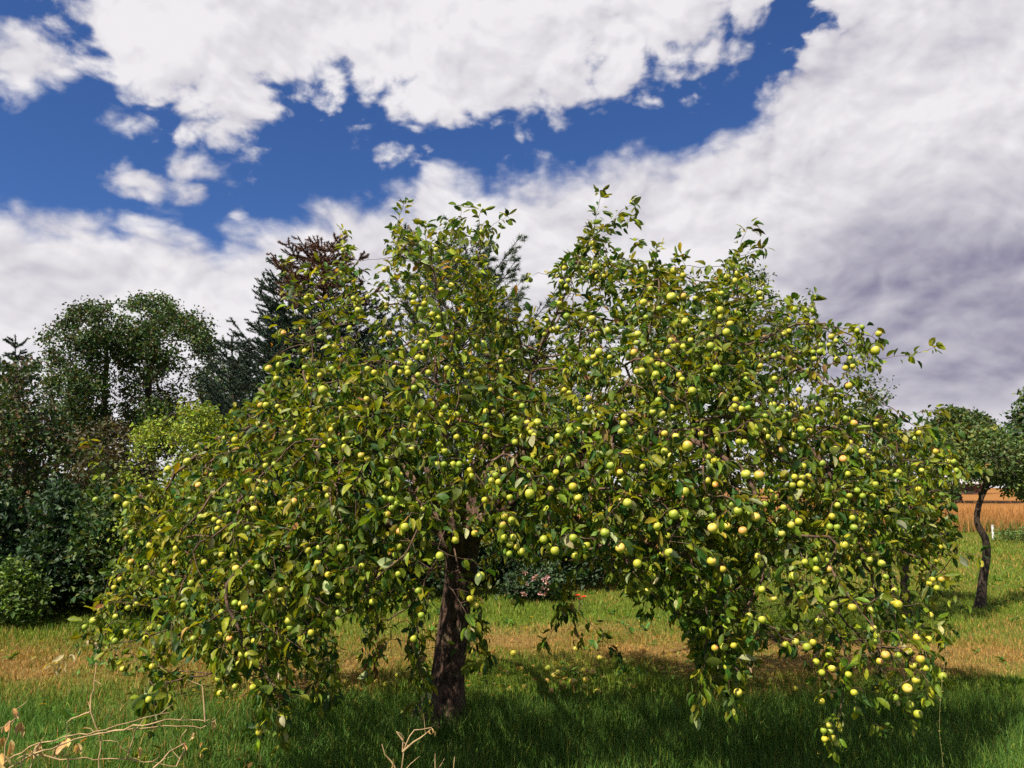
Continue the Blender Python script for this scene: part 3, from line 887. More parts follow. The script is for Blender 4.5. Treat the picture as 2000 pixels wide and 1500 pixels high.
gz = [grass_zone(3.2, 6, 5200, .05, .12, .0016, .0032), grass_zone(6, 9, 3300, .04, .09, .002, .004),
      grass_zone(9, 14, 1300, .04, .09, .003, .006), grass_zone(14, 28.5, 300, .05, .12, .006, .013)]
co, fs, col = join(gz)
tag(add('grass', build_mesh('grass', co, fs, M_GRASS, col)), 'short lawn grass, green with yellow dry patches, below the apple tree', None, None, 'stuff')
# rough weedy margin and standing straw at the edge of the field
n = 26000
x = rng.uniform(5, 34, n); y = FIELD_Y + rng.exponential(5.0, n) - .3
h = rng.uniform(.25, .6, n); co, fs = blades(x, y, h, rng.uniform(.008, .018, n), .3)
gr = rng.random(n) < np.clip((FIELD_Y + 1.0 - y) / 1.2, 0, 1) * vnoise(x, y, .35, 41) * 1.5
col = np.where(gr[:, None], np.array([.06, .13, .025]), np.array([.30, .148, .045])) * rng.uniform(.6, 1.3, (n, 1))
tag(add('straw', build_mesh('straw', co, fs, M_GRASS, np.repeat(col, 5, 0))), 'standing golden straw along the near edge of the field', None, None, 'stuff')

# fallen leaves and low weeds in the grass under the tree
n = 900
lx = rng.normal(.2, 2.0, n); ly = rng.normal(6.4, 1.5, n); k = ly > 3.6; lx, ly = lx[k], ly[k]; n = len(lx)
lb = np.stack([lx, ly, ground_z(lx, ly) + rng.uniform(.015, .06, n)], 1)
ldir = unit(np.stack([rng.normal(0, 1, n), rng.normal(0, 1, n), rng.normal(0, .25, n)], 1))
co, fs, cv = leaf_mesh(lb, ldir, rng.uniform(.035, .065, n), .28, .5, (.1, .8), (.2, 1.2), palette(n, [(.30, .17, .05), (.42, .33, .06), (.14, .08, .035), (.20, .22, .05)], [.3, .25, .25, .2]))
tag(add('fallen_leaves', build_mesh('fallen_leaves', co, fs, M_LEAF, cv)), 'yellow and brown fallen leaves lying in the grass under the apple tree', None, None, 'stuff')
n = 420
wy = np.sqrt(rng.uniform(3.6 ** 2, 15 ** 2, n)); wx = rng.uniform(-1, 1, n) * (.68 * wy + 1)
per = 9
bx = np.repeat(wx, per) + rng.normal(0, .02, n * per); by = np.repeat(wy, per) + rng.normal(0, .02, n * per)
wd_ = unit(np.stack([rng.normal(0, 1, n * per), rng.normal(0, 1, n * per), rng.uniform(.15, .9, n * per)], 1))
wl = np.repeat(rng.uniform(.05, .12, n), per) * rng.uniform(.6, 1.2, n * per)
co, fs, cv = leaf_mesh(np.stack([bx, by, ground_z(bx, by) + .01], 1), wd_, wl, .17, .5, (.1, .5), (.2, .9), palette(n * per, [(.06, .16, .02), (.10, .19, .03), (.04, .11, .025)], [.4, .3, .3]))
tag(add('weeds', build_mesh('weeds', co, fs, M_LEAF, cv)), 'low broad leaved weeds scattered through the lawn grass', None, None, 'stuff')


# ------------------------------------------------------------------ the apple tree
TD = 5.6
OUT = [(185, 1250), (200, 1165), (235, 1085), (250, 1010), (245, 970), (310, 945), (370, 910), (405, 865), (440, 820), (480, 785), (512, 765), (515, 690), (520, 640),
       (540, 570), (575, 540), (610, 560), (640, 500), (675, 470), (700, 500), (715, 540), (745, 500), (770, 445), (830, 432), (900, 432),
       (950, 432), (972, 470), (962, 520), (985, 570), (1000, 620), (1040, 600), (1058, 640), (1040, 668), (1062, 668), (1072, 600), (1080, 540),
       (1110, 490), (1150, 430), (1185, 450), (1195, 500), (1240, 515), (1290, 515), (1350, 525), (1400, 520), (1440, 490), (1470, 530), (1500, 575),
       (1590, 600), (1610, 640), (1650, 645), (1715, 665), (1715, 715), (1700, 770), (1760, 830), (1830, 840), (1868, 890), (1850, 960), (1862, 1040),
       (1868, 1130), (1850, 1220), (1840, 1320), (1800, 1390), (1700, 1380), (1630, 1340), (1570, 1310), (1510, 1250), (1470, 1290), (1430, 1350),
       (1385, 1340), (1350, 1250), (1310, 1175), (1250, 1165), (1180, 1110), (1060, 1095), (960, 1095), (945, 1180), (935, 1285), (915, 1285),
       (905, 1160), (860, 1110), (828, 1160), (840, 1380), (812, 1330), (795, 1165), (745, 1195), (738, 1300), (712, 1285), (705, 1185), (655, 1215),
       (650, 1365), (612, 1370), (588, 1270), (562, 1300), (555, 1405), (512, 1420), (482, 1305), (430, 1335), (400, 1285), (340, 1260), (325, 1390),
       (282, 1375), (262, 1280), (195, 1290)]


def apple_density(x, y):
    d = np.ones(len(x))
    d *= np.where((x > 1470) & (y < 800) & (y > 560), .40, 1)         # airy branches against the sky
    d *= np.where((x > 1480) & (y > 1090), .18, 1)                     # airy hanging shoots on the right
    d *= np.where((x < 1010) & (x > 560) & (y > 1120), .8, 1)
    d *= np.where((x > 700) & (x < 1150) & (y > 880) & (y < 1100), .6, 1)
    d *= np.where((x > 850) & (x < 945) & (y > 1035) & (y < 1200), .35, 1)       # the trunk shows through here
    d *= np.where((y < 640) & (x < 1060), .85, 1)
    d *= np.where((x > 1070) & (x < 1230) & (y < 640), .75, 1)
    return d * .98


CR = Crown(OUT, TD, 1.85, 1.15, 330, bottom=1075, density=apple_density)
WD = Wood()
BASE = P(872, 1398, TD); BASE[2] = float(ground_z(BASE[0], BASE[1]))
tree = empty('apple_tree', BASE, 'wide old apple tree with drooping branches full of green apples, standing alone on the lawn', 'apple tree')
CROTCH = P(893, 1085, TD)
trunk_pts = [P(866, 1405, TD), P(871, 1370, TD), P(878, 1300, TD), P(886, 1220, TD + .02), P(896, 1140, TD), P(903, 1075, TD), P(910, 1030, TD)]
tp = spline(np.array(trunk_pts), .04)
k = np.linspace(0, 1, len(tp))
tr_ = .099 + .10 * np.exp(-k * 11) + .02 * np.clip((k - .7) / .3, 0, 1)
# gnarled bark ridges
SID = 40
tg = unit(np.gradient(tp, axis=0)); u = unit(np.cross(tg, np.array([0, 1., 0.05]))); w = np.cross(tg, u)
an = np.arange(SID) * 2 * math.pi / SID
lob = 1 + .10 * np.cos(3 * an + .6)[None, :] * (.4 + np.exp(-k * 4))[:, None] + .06 * np.cos(5 * an[None, :] + 4 * k[:, None]) \
    + .035 * (vnoise(an[None, :] * 6 + 0 * k[:, None], k[:, None] * 3.5 + 0 * an[None, :], 1.6, 5) - .5) * 2 \
    + .05 * (vnoise(an[None, :] * 9 + 0 * k[:, None], k[:, None] * 9 + 0 * an[None, :], 1.4, 8) - .5)
rr = tr_[:, None] * lob
ring = tp[:, None] + rr[..., None] * (np.cos(an)[None, :, None] * u[:, None] + np.sin(an)[None, :, None] * w[:, None])
ids = np.arange(len(tp) * SID).reshape(len(tp), SID)
a, b = ids[:-1], ids[1:]
part('trunk', ring.reshape(-1, 3), [np.stack([a, np.roll(a, -1, 1), np.roll(b, -1, 1), b], -1).reshape(-1, 4)], M_BARK, tree)

LIMBS = [
    [(893, 1085, 5.6), (800, 965, 5.5), (660, 872, 5.35), (480, 840, 5.25), (345, 930, 5.2), (262, 1100, 5.15)],
    [(890, 1080, 5.55), (775, 1040, 5.2), (728, 990, 4.95), (640, 890, 4.75), (540, 890, 4.65), (480, 1010, 4.6), (470, 1200, 4.5)],
    [(893, 1075, 5.6), (830, 900, 5.6), (720, 740, 5.7), (640, 620, 5.8), (595, 575, 5.8)],
    [(895, 1070, 5.6), (872, 900, 5.6), (850, 720, 5.5), (858, 600, 5.4), (835, 480, 5.4)],
    [(898, 1070, 5.6), (942, 900, 5.6), (960, 760, 5.5), (932, 600, 5.5), (938, 480, 5.5)],
    [(900, 1070, 5.6), (962, 900, 5.5), (1032, 745, 5.2), (1056, 680, 5.15), (1100, 580, 5.05), (1158, 455, 4.95)],
    [(903, 1065, 5.6), (1010, 900, 5.4), (1190, 792, 5.0), (1340, 725, 4.75), (1430, 640, 4.65), (1440, 530, 4.6)],
    [(903, 1060, 5.6), (1040, 905, 5.35), (1250, 800, 5.1), (1385, 700, 5.0), (1470, 672, 5.0), (1540, 640, 4.95), (1610, 633, 4.9), (1665, 655, 4.9)],
    [(905, 1062, 5.65), (1050, 915, 5.7), (1280, 805, 5.8), (1480, 700, 5.75), (1590, 740, 5.6), (1700, 860, 5.55), (1790, 1000, 5.5), (1825, 1150, 5.5)],
    [(900, 1070, 5.5), (1020, 935, 5.05), (1200, 860, 4.5), (1350, 860, 4.15), (1470, 950, 3.95), (1490, 1130, 3.9)],
    [(895, 1080, 5.5), (905, 960, 5.1), (960, 870, 4.7), (1040, 865, 4.4), (1065, 970, 4.25), (1080, 1060, 4.2)],
    [(890, 1080, 5.7), (820, 950, 6.1), (700, 830, 6.6), (560, 820, 6.9), (470, 920, 7.0), (430, 1100, 7.0)],
    [(895, 1080, 5.75), (930, 930, 6.2), (1000, 770, 6.7), (1100, 760, 7.0), (1180, 900, 7.05)],
    [(900, 1075, 5.7), (1000, 950, 6.1), (1250, 860, 6.6), (1500, 860, 6.8), (1640, 960, 6.9)],
    [(890, 1085, 5.5), (850, 985, 5.0), (785, 880, 4.7), (725, 880, 4.5), (690, 1000, 4.35), (685, 1120, 4.3)],
    [(905, 1065, 5.6), (1060, 940, 5.2), (1330, 850, 4.9), (1540, 850, 4.7), (1640, 960, 4.55), (1700, 1120, 4.5), (1740, 1230, 4.5)],
]
BR = [.05, .022, .05, .045, .045, .05, .065, .055, .055, .055, .05, .05, .045, .05, .034, .05]
for li, (pts, br) in enumerate(zip(LIMBS, BR)):
    q = np.array([P(*p) for p in pts])
    sp_ = spline(q, .06)
    sp_[2:-1] += rng.normal(0, .008, (len(sp_) - 3, 3))
    sp_[0] = sp_[0] * .4 + CROTCH * .6
    i0 = WD.node(sp_[0], -1, li, br, 0)
    par_ = i0
    for kq, pq in enumerate(sp_[1:]):
        par_ = WD.node(pq, par_, li, br * (1 - kq / len(sp_)) ** 2.1 + .004, .7)

# coarse, then finer and finer branching
def weep_of(p):
    return 1.6 if p[2] < 1.9 else (.5 if p[2] < 2.5 else -.5)


def end_of(p):
    if p[2] < 2.0:
        return (0, 0, -1.0)
    if p[2] < 2.7:
        return (rng.normal(0, .4), rng.normal(0, .4), -.5 * rng.random())
    return (rng.normal(0, .3), rng.normal(0, .3), .7)


for n_, al in ((150, .22), (900, .14)):
    for q in CR.sample(n_, .6, .6):
        WD.reach(q, .06, al, weep_of(q), end_of(q), .6)

# shoots and hanging tips that make the outline (photo position, depth)
SHOOTS = [
    [(845, 470, 5.4), (770, 480, 5.35), (780, 430, 5.35), (788, 396, 5.35)],
    [(900, 470, 5.4), (898, 430, 5.3), (901, 402, 5.3)],
    [(938, 470, 5.4), (936, 440, 5.3), (940, 408, 5.3)],
    [(945, 460, 5.4), (968, 435, 5.25), (990, 424, 5.2)],
    [(660, 560, 5.6), (668, 505, 5.5), (670, 452, 5.5)],
    [(560, 560, 5.6), (559, 510, 5.5)],
    [(1158, 450, 4.95), (1169, 405, 4.9), (1173, 376, 4.9)],
    [(1155, 465, 4.95), (1190, 435, 4.9), (1222, 405, 4.85), (1238, 400, 4.85)],
    [(1150, 480, 4.95), (1205, 445, 4.9), (1236, 425, 4.9)],
    [(1130, 500, 5.0), (1110, 510, 4.95), (1090, 528, 4.95)],
    [(1200, 520, 4.9), (1232, 500, 4.85), (1243, 472, 4.85)],
    [(1280, 520, 4.8), (1282, 500, 4.75), (1284, 484, 4.75)],
    [(1240, 560, 4.8), (1150, 526, 4.85), (1290, 528, 4.75)],
    [(1440, 540, 4.6), (1445, 480, 4.55), (1458, 450, 4.5), (1470, 442, 4.5)],
    [(1445, 500, 4.6), (1475, 490, 4.55), (1490, 488, 4.5)],
    [(1400, 520, 4.7), (1340, 520, 4.7), (1332, 500, 4.7)],
    [(1600, 640, 4.9), (1650, 640, 4.85), (1690, 655, 4.8), (1718, 665, 4.8)],
    [(1560, 720, 4.9), (1650, 708, 4.8), (1730, 698, 4.75), (1790, 690, 4.7), (1828, 678, 4.7)],
    [(1700, 830, 5.2), (1770, 812, 5.15), (1810, 802, 5.1), (1842, 797, 5.1)],
    [(1780, 880, 5.0), (1840, 910, 4.8), (1880, 918, 4.7), (1925, 920, 4.65)],
    [(1700, 850, 5.0), (1820, 838, 4.8), (1870, 836, 4.75)],
    [(1790, 1080, 4.9), (1860, 1080, 4.7), (1910, 1085, 4.6), (1920, 1090, 4.6)],
    [(1790, 1100, 4.9), (1850, 1140, 4.7), (1880, 1185, 4.65)],
    [(1560, 590, 5.0), (1585, 600, 4.95), (1592, 578, 4.9)],
    [(300, 960, 5.0), (215, 925, 4.85), (180, 890, 4.8), (172, 862, 4.8)],
    [(270, 985, 4.9), (225, 970, 4.75), (188, 972, 4.7)],
    [(280, 1140, 4.9), (215, 1190, 4.7), (175, 1235, 4.6), (165, 1228, 4.6)],
    [(240, 1200, 4.8), (160, 1262, 4.6), (112, 1298, 4.55)],
    [(330, 1180, 4.7), (312, 1300, 4.6), (296, 1400, 4.55)],
    [(310, 1250, 4.6), (300, 1390, 4.5), (285, 1470, 4.5)],
    [(545, 1160, 4.2), (535, 1300, 4.1), (520, 1420, 4.05), (505, 1440, 4.05)],
    [(555, 1250, 4.2), (560, 1380, 4.1), (548, 1450, 4.1)],
    [(630, 1180, 4.4), (632, 1290, 4.35), (618, 1372, 4.35)],
    [(640, 1200, 4.4), (655, 1300, 4.3), (640, 1360, 4.3)],
    [(725, 1150, 4.3), (740, 1240, 4.2), (722, 1310, 4.2)],
    [(800, 1140, 4.4), (812, 1270, 4.3), (838, 1375, 4.3)],
    [(815, 1200, 4.4), (822, 1330, 4.35), (812, 1378, 4.35)],
    [(925, 1150, 4.6), (930, 1260, 4.5), (922, 1300, 4.5)],
    [(935, 1180, 4.6), (950, 1260, 4.5), (952, 1290, 4.5)],
    [(1235, 1090, 4.8), (1150, 1100, 4.7), (1085, 1160, 4.6), (1090, 1200, 4.6), (1066, 1255, 4.55)],
    [(1150, 1100, 4.75), (1100, 1165, 4.65), (1150, 1215, 4.6), (1205, 1278, 4.55)],
    [(1100, 1165, 4.65), (1125, 1225, 4.6), (1135, 1250, 4.6)],
    [(1260, 1050, 4.1), (1270, 1130, 4.0), (1262, 1195, 4.0)],
    [(1285, 1060, 4.1), (1305, 1150, 4.0), (1320, 1200, 4.0)],
    [(1385, 1200, 4.0), (1375, 1300, 3.95), (1360, 1385, 3.95)],
    [(1410, 1200, 4.0), (1420, 1300, 3.9), (1432, 1380, 3.9)],
    [(1540, 1090, 4.3), (1560, 1190, 4.2), (1545, 1260, 4.2)],
    [(1600, 1180, 4.3), (1650, 1270, 4.15), (1640, 1400, 4.1), (1622, 1462, 4.1)],
    [(1640, 1200, 4.3), (1700, 1270, 4.2), (1735, 1330, 4.15), (1760, 1380, 4.1), (1790, 1410, 4.1)],
    [(1690, 1260, 4.3), (1650, 1330, 4.2), (1690, 1400, 4.15), (1722, 1420, 4.1)],
    [(1780, 1200, 4.5), (1810, 1280, 4.4), (1835, 1330, 4.35)],
    [(1800, 1200, 4.6), (1850, 1220, 4.55), (1845, 1260, 4.5)],
]
TIPS = []
for sh_ in SHOOTS:
    q = np.array([P(*p) for p in sh_])
    j = WD.reach(q[0], .055, .12, 0., unit(q[1] - q[0]), .6)
    sp_ = spline(q, .032)
    sp_[1:-1] += rng.normal(0, .004, (len(sp_) - 2, 3))
    e = WD.path(sp_[1:], j, WD.tag[j], 0, 0, 1.0)
    TIPS.append(e)

# ---- apples: photo position and radius; the first 300 (largest) are things of their own
AP = np.array([[float(v) for v in t.split(',')] for t in APPLES.split()])
ad = CR.front_depth(AP[:, 0], AP[:, 1])
inside = in_poly(CR.poly, AP[:, 0], AP[:, 1])
shoot_nodes = np.vstack([[P(*p) for p in s_] for s_ in SHOOTS])
shoot_px = np.vstack([np.array(s_) for s_ in SHOOTS])
real = AP[:, 2] * ad / F
want = np.clip(real, .022, .037)
adepth = np.where(inside, want * F / AP[:, 2], ad)
adepth = np.clip(adepth, ad - .10, ad + .16) - .08
for i in range(len(AP)):
    if not inside[i]:
        dd = np.hypot(shoot_px[:, 0] - AP[i, 0], shoot_px[:, 1] - AP[i, 1])
        adepth[i] = shoot_px[np.argmin(dd), 2] - .04
    else:
        dd = np.hypot(shoot_px[:, 0] - AP[i, 0], shoot_px[:, 1] - AP[i, 1])
        j = np.argmin(dd)
        if dd[j] < 45:
            adepth[i] = min(adepth[i], shoot_px[j, 2] - .03)
ACO = P(AP[:, 0], AP[:, 1], adepth)
AR = np.clip(AP[:, 2] * .88 * adepth / F, .016, .042)
# keep neighbouring fruit from running into each other
for it in range(6):
    for i in range(len(ACO)):
        d = ACO - ACO[i]; L = np.linalg.norm(d, axis=1); L[i] = 9
        j = int(np.argmin(L - AR)); gap = L[j] - .93 * (AR[i] + AR[j])
        if gap < 0:
            push = d[j] / max(L[j], 1e-4) * (-gap) * .5
            push[1] += -gap * .3
            ACO[j] += push; ACO[i] -= push
STALK = ACO + np.stack([rng.normal(0, .006, len(ACO)), .012 + rng.normal(0, .006, len(ACO)), AR * .95 + .014], 1)
ATOP = []
for i in np.argsort(ACO[:, 1] * 0 + rng.random(len(ACO))):
    q = STALK[i]
    WD.reach(q, .05, .10, weep_of(q) * .6, (0, 0, -.6), 1.)

# ---- the fine twigs
fine = CR.sample(9600, .66, .40)
cl_ = .6 * vnoise(fine[:, 0] + .37 * fine[:, 1], fine[:, 2] - .31 * fine[:, 1], 2.3, 81) + .4 * vnoise(fine[:, 0] - .4 * fine[:, 1], fine[:, 2] + .5 * fine[:, 1], 5.0, 82)
for q in fine[cl_ > np.quantile(cl_, .33)]:
    WD.reach(q, .055, .10, weep_of(q), end_of(q), 1.)
WD.radii(.0016, 2.35)

# ---- leaves
N = WD.n
tipn = WD.kids[:N] == 0
lf = WD.leafy[:N]
cnt = np.where(WD.r < .013, rng.poisson(2.4 * lf), rng.poisson(.12 * lf))
cnt = cnt + np.where(tipn, rng.integers(2, 6, N), 0)
for e in TIPS:
    cnt[e] += 3
idx = np.repeat(np.arange(N), cnt)
T = WD.dir[idx].astype(float)
pp = unit(np.cross(T, rng.normal(0, 1, (len(idx), 3))))
zz = WD.p[idx, 2]
droop = np.where(zz < 2.6, rng.uniform(-.1, 1.15, len(idx)), rng.uniform(-.2, .6, len(idx)))
d = unit(.55 * T + .85 * pp + np.stack([0 * droop, 0 * droop, -droop], 1))
base = WD.p[idx].astype(float) + rng.normal(0, .010, (len(idx), 3)) + pp * .012
L = np.clip(rng.normal(.057, .014, len(idx)), .03, .086) * rng.choice([1, 1, 1, .7], len(idx))
petiole = rng.uniform(.12, .4, len(idx))
cen = base + d * (L * (.5 + petiole))[:, None]
# leaves do not grow through fruit, and the fruit that shows hangs clear of them
kd = kdtree.KDTree(len(ACO))
for i, c in enumerate(ACO):
    kd.insert(c, i)
kd.balance()
keep = np.ones(len(idx), bool)
outw = unit(np.array([0, -1., -.08]))
for i in range(len(idx)):
    c = cen[i]
    for co_, k_, dist in kd.find_range(c, .30):
        v = c - ACO[k_]
        r_ = AR[k_]
        if dist < r_ * 1.25:
            keep[i] = False; break
        f_ = v @ outw
        lat = math.sqrt(max(0., dist * dist - f_ * f_))
        if f_ > 0 and lat < r_ * 1.5 and (i % 9):
            keep[i] = False; break
def to_photo(p):
    v = p - np.array([0, 0, CAMZ])
    f_ = v[:, 1] * math.cos(TH) + v[:, 2] * math.sin(TH); u_ = -v[:, 1] * math.sin(TH) + v[:, 2] * math.cos(TH)
    return 1000 + F * v[:, 0] / f_, 750 - F * u_ / f_


# thin-leaved boughs: right skirt, right shoulder, in front of the upper trunk
px_, py_ = to_photo(cen)
thin_ = np.ones(len(cen))
thin_[(px_ > 1470) & (py_ > 1070)] = .55
thin_[(px_ > 1480) & (py_ > 540) & (py_ < 800)] = .75
thin_[(px_ > 845) & (px_ < 940) & (py_ > 1040) & (py_ < 1190) & (cen[:, 1] < TD)] = .5
thin_[(px_ < 840) & (py_ > 1180)] = .8
keep &= rng.random(len(cen)) < thin_
inp = (cen[:, 2] > .16)
keep &= inp
idx, base, d, L, petiole = idx[keep], base[keep], d[keep], L[keep], petiole[keep]
LC = palette(len(idx), [(.028, .070, .011), (.088, .134, .010), (.180, .200, .013), (.28, .28, .024), (.25, .28, .13), (.28, .165, .06)],
             [.28, .37, .25, .035, .055, .012], .26)
# a few twigs have gone brown or orange
for (px, py, pd, rad, cc) in ((735, 1262, 4.2, .11, (.10, .045, .025)), (492, 600, 5.5, .09, (.42, .20, .02)), (512, 672, 5.4, .10, (.42, .20, .02)),
                              (112, 1298, 4.55, .12, (.42, .36, .22)), (205, 1265, 4.6, .10, (.40, .33, .2))):
    c = P(px, py, pd); hit = np.linalg.norm(base - c, axis=1) < rad
    LC[hit] = np.array(cc) * rng.uniform(.7, 1.3, (hit.sum(), 1))
tags = WD.tag[idx]
for li in range(len(LIMBS)):
    sel = WD.tag[:N] == li
    co, q = WD.mesh(sel)
    lo = part('limb', co, [q], M_TWIG, tree)
    s_ = tags == li
    if s_.sum():
        co, fs, cv = leaf_mesh(base[s_], d[s_], L[s_], .265, .85, (.15, .95), (.15, 1.15), LC[s_], 0.)
        part('leaves', co, fs, M_LEAF, lo, cv)
print('apple tree: nodes', N, 'leaves', len(idx))


# ------------------------------------------------------------------ apples
def apple_mat(name, base, blush, amount):
    m, nt, out = new_mat(name)
    tco = nt.nodes.new('ShaderNodeTexCoord'); oi = nt.nodes.new('ShaderNodeObjectInfo')
    n = nt.nodes.new('ShaderNodeTexNoise'); n.inputs['Scale'].default_value = 2.2; n.inputs['Detail'].default_value = 4
    n.noise_dimensions = '4D'
    nt.links.new(tco.outputs['Object'], n.inputs['Vector'])
    mw = nt.nodes.new('ShaderNodeMath'); mw.operation = 'MULTIPLY'; mw.inputs[1].default_value = 40
    nt.links.new(oi.outputs['Random'], mw.inputs[0]); nt.links.new(mw.outputs[0], n.inputs['W'])
    sx = nt.nodes.new('ShaderNodeSeparateXYZ'); nt.links.new(tco.outputs['Object'], sx.inputs[0])
    # the blushed cheek of the fruit sits on its shoulder
    a = nt.nodes.new('ShaderNodeMath'); a.operation = 'MULTIPLY_ADD'; a.inputs[1].default_value = .6; nt.links.new(sx.outputs[2], a.inputs[0])
    nt.links.new(n.outputs[0], a.inputs[2])
    a2 = nt.nodes.new('ShaderNodeMath'); a2.operation = 'MULTIPLY_ADD'; a2.inputs[1].default_value = -.35; nt.links.new(sx.outputs[1], a2.inputs[0])
    nt.links.new(a.outputs[0], a2.inputs[2])
    mr = nt.nodes.new('ShaderNodeMapRange'); mr.interpolation_type = 'SMOOTHSTEP'; nt.links.new(a2.outputs[0], mr.inputs[0])
    mr.inputs[1].default_value = .62; mr.inputs[2].default_value = 1.25; mr.inputs[3].default_value = 0; mr.inputs[4].default_value = amount
    mx = nt.nodes.new('ShaderNodeMix'); mx.data_type = 'RGBA'
    nt.links.new(mr.outputs[0], mx.inputs[0]); mx.inputs[6].default_value = base + (1,); mx.inputs[7].default_value = blush + (1,)
    # pale lenticels and a few scabs
    v = nt.nodes.new('ShaderNodeTexVoronoi'); v.inputs['Scale'].default_value = 13; nt.links.new(tco.outputs['Object'], v.inputs['Vector'])
    sp_ = nt.nodes.new('ShaderNodeMapRange'); nt.links.new(v.outputs['Distance'], sp_.inputs[0])
    sp_.inputs[1].default_value = .10; sp_.inputs[2].default_value = .22; sp_.inputs[3].default_value = .35; sp_.inputs[4].default_value = 0
    mx2 = nt.nodes.new('ShaderNodeMix'); mx2.data_type = 'RGBA'; nt.links.new(sp_.outputs[0], mx2.inputs[0])
    nt.links.new(mx.outputs[2], mx2.inputs[6]); mx2.inputs[7].default_value = (.62, .58, .26, 1)
    n3 = nt.nodes.new('ShaderNodeTexNoise'); n3.noise_dimensions = '4D'; n3.inputs['Scale'].default_value = 1.7; n3.inputs['Detail'].default_value = 6
    nt.links.new(tco.outputs['Object'], n3.inputs['Vector']); nt.links.new(mw.outputs[0], n3.inputs['W'])
    sb = nt.nodes.new('ShaderNodeMapRange'); nt.links.new(n3.outputs[0], sb.inputs[0])
    sb.inputs[1].default_value = .60; sb.inputs[2].default_value = .68; sb.inputs[3].default_value = 0; sb.inputs[4].default_value = .55
    mx3 = nt.nodes.new('ShaderNodeMix'); mx3.data_type = 'RGBA'; nt.links.new(sb.outputs[0], mx3.inputs[0])
    nt.links.new(mx2.outputs[2], mx3.inputs[6]); mx3.inputs[7].default_value = (.12, .075, .02, 1)
    hs = nt.nodes.new('ShaderNodeHueSaturation')
    h1 = nt.nodes.new('ShaderNodeMapRange'); nt.links.new(oi.outputs['Random'], h1.inputs[0])
    h1.inputs[3].default_value = .482; h1.inputs[4].default_value = .525; nt.links.new(h1.outputs[0], hs.inputs['Hue'])
    h2 = nt.nodes.new('ShaderNodeMapRange'); nt.links.new(oi.outputs['Random'], h2.inputs[0])
    h2.inputs[3].default_value = 1.12; h2.inputs[4].default_value = .82; nt.links.new(h2.outputs[0], hs.inputs['Value'])
    nt.links.new(mx3.outputs[2], hs.inputs['Color'])
    pr = nt.nodes.new('ShaderNodeBsdfPrincipled'); pr.inputs['Roughness'].default_value = .5
    pr.inputs['Specular IOR Level'].default_value = .45
    nt.links.new(hs.outputs[0], pr.inputs['Base Color'])
    nt.links.new(pr.outputs[0], out.inputs[0])
    return m


KINDS = [('green', apple_mat('apple_green', (.24, .30, .025), (.45, .42, .07), .6)),
         ('yellow green', apple_mat('apple_yellow_green', (.35, .355, .028), (.58, .48, .10), .8)),
         ('yellow', apple_mat('apple_yellow', (.47, .39, .035), (.66, .47, .13), .8)),
         ('orange blushed', apple_mat('apple_blushed', (.39, .34, .026), (.68, .30, .10), 1.0))]
M_STALK = plain_mat('apple_stalk', (.06, .04, .02), (.14, .09, .04), 40)
M_CALYX = plain_mat('apple_calyx', (.02, .014, .008), (.07, .045, .02), 60)


def apple_body(seed, nseg=22, nring=15):
    """unit apple: dimpled at the stalk and the calyx, slightly five-ribbed and lopsided"""
    r = np.random.default_rng(seed)
    th = np.linspace(.0, math.pi, nring)
    ph = np.arange(nseg) * 2 * math.pi / nseg
    lop = r.uniform(-.07, .07, 2); fl = r.uniform(.95, 1.06); rib = r.uniform(.01, .03); pz = r.uniform(0, 6)
    rad = np.sin(th) * (1 + .07 * np.cos(th))
    z = fl * (np.cos(th) - .24 * np.exp(-(th / .27) ** 2) + .18 * np.exp(-((math.pi - th) / .25) ** 2))
    R = rad[:, None] * (1 + rib * np.cos(5 * ph + pz)[None, :] * (np.abs(np.cos(th)) ** 1.0)[:, None])
    x = R * np.cos(ph); y = R * np.sin(ph); zz = np.repeat(z[:, None], nseg, 1) * (1 + lop[0] * x + lop[1] * y)
    co = np.stack([x, y, zz], -1).reshape(-1, 3)
    ids = np.arange(nring * nseg).reshape(nring, nseg)
    a, b = ids[:-1], ids[1:]
    return co, np.stack([a, b, np.roll(b, -1, 1), np.roll(a, -1, 1)], -1).reshape(-1, 4)


BODY = {}
for ki, (kn, km) in enumerate(KINDS):
    for s_ in range(3):
        co, q = apple_body(ki * 10 + s_)
        BODY[ki, s_] = build_mesh('apple', co, [q], km)
co, fs = tube([(0, 0, .70), (.01, 0, .9), (.05, .02, 1.1), (.11, .05, 1.36)], [.045, .04, .04, .06], 6)
ME_STALK = build_mesh('stalk', co, fs, M_STALK)
cp = []
for a_ in range(5):
    t = a_ * 2 * math.pi / 5
    dr = np.array([math.cos(t), math.sin(t), 0]); sd = np.array([-math.sin(t), math.cos(t), 0])
    cp.append((np.array([dr * .02 - sd * .05, dr * .02 + sd * .05, dr * .15 + np.array([0, 0, -.10]), dr * .02 + np.array([0, 0, -.07])]) + np.array([0, 0, -.82]),
               [np.array([[0, 1, 2], [0, 2, 3], [1, 3, 2]])]))
co, fs = join(cp)
ME_CALYX = build_mesh('calyx', co, fs, M_CALYX, None, False)

hue = rng.random(len(AP))
up = np.clip((1000 - AP[:, 1]) / 500, 0, 1)
kind_i = np.where(hue < .26 - .10 * up, 0, np.where(hue < .70, 1, np.where(hue < .84 - .14 * up, 2, 3)))
size_w = np.where(AP[:, 2] > 8.3, 'large', np.where(AP[:, 2] > 6.9, 'middling', 'small'))
NTH = 300

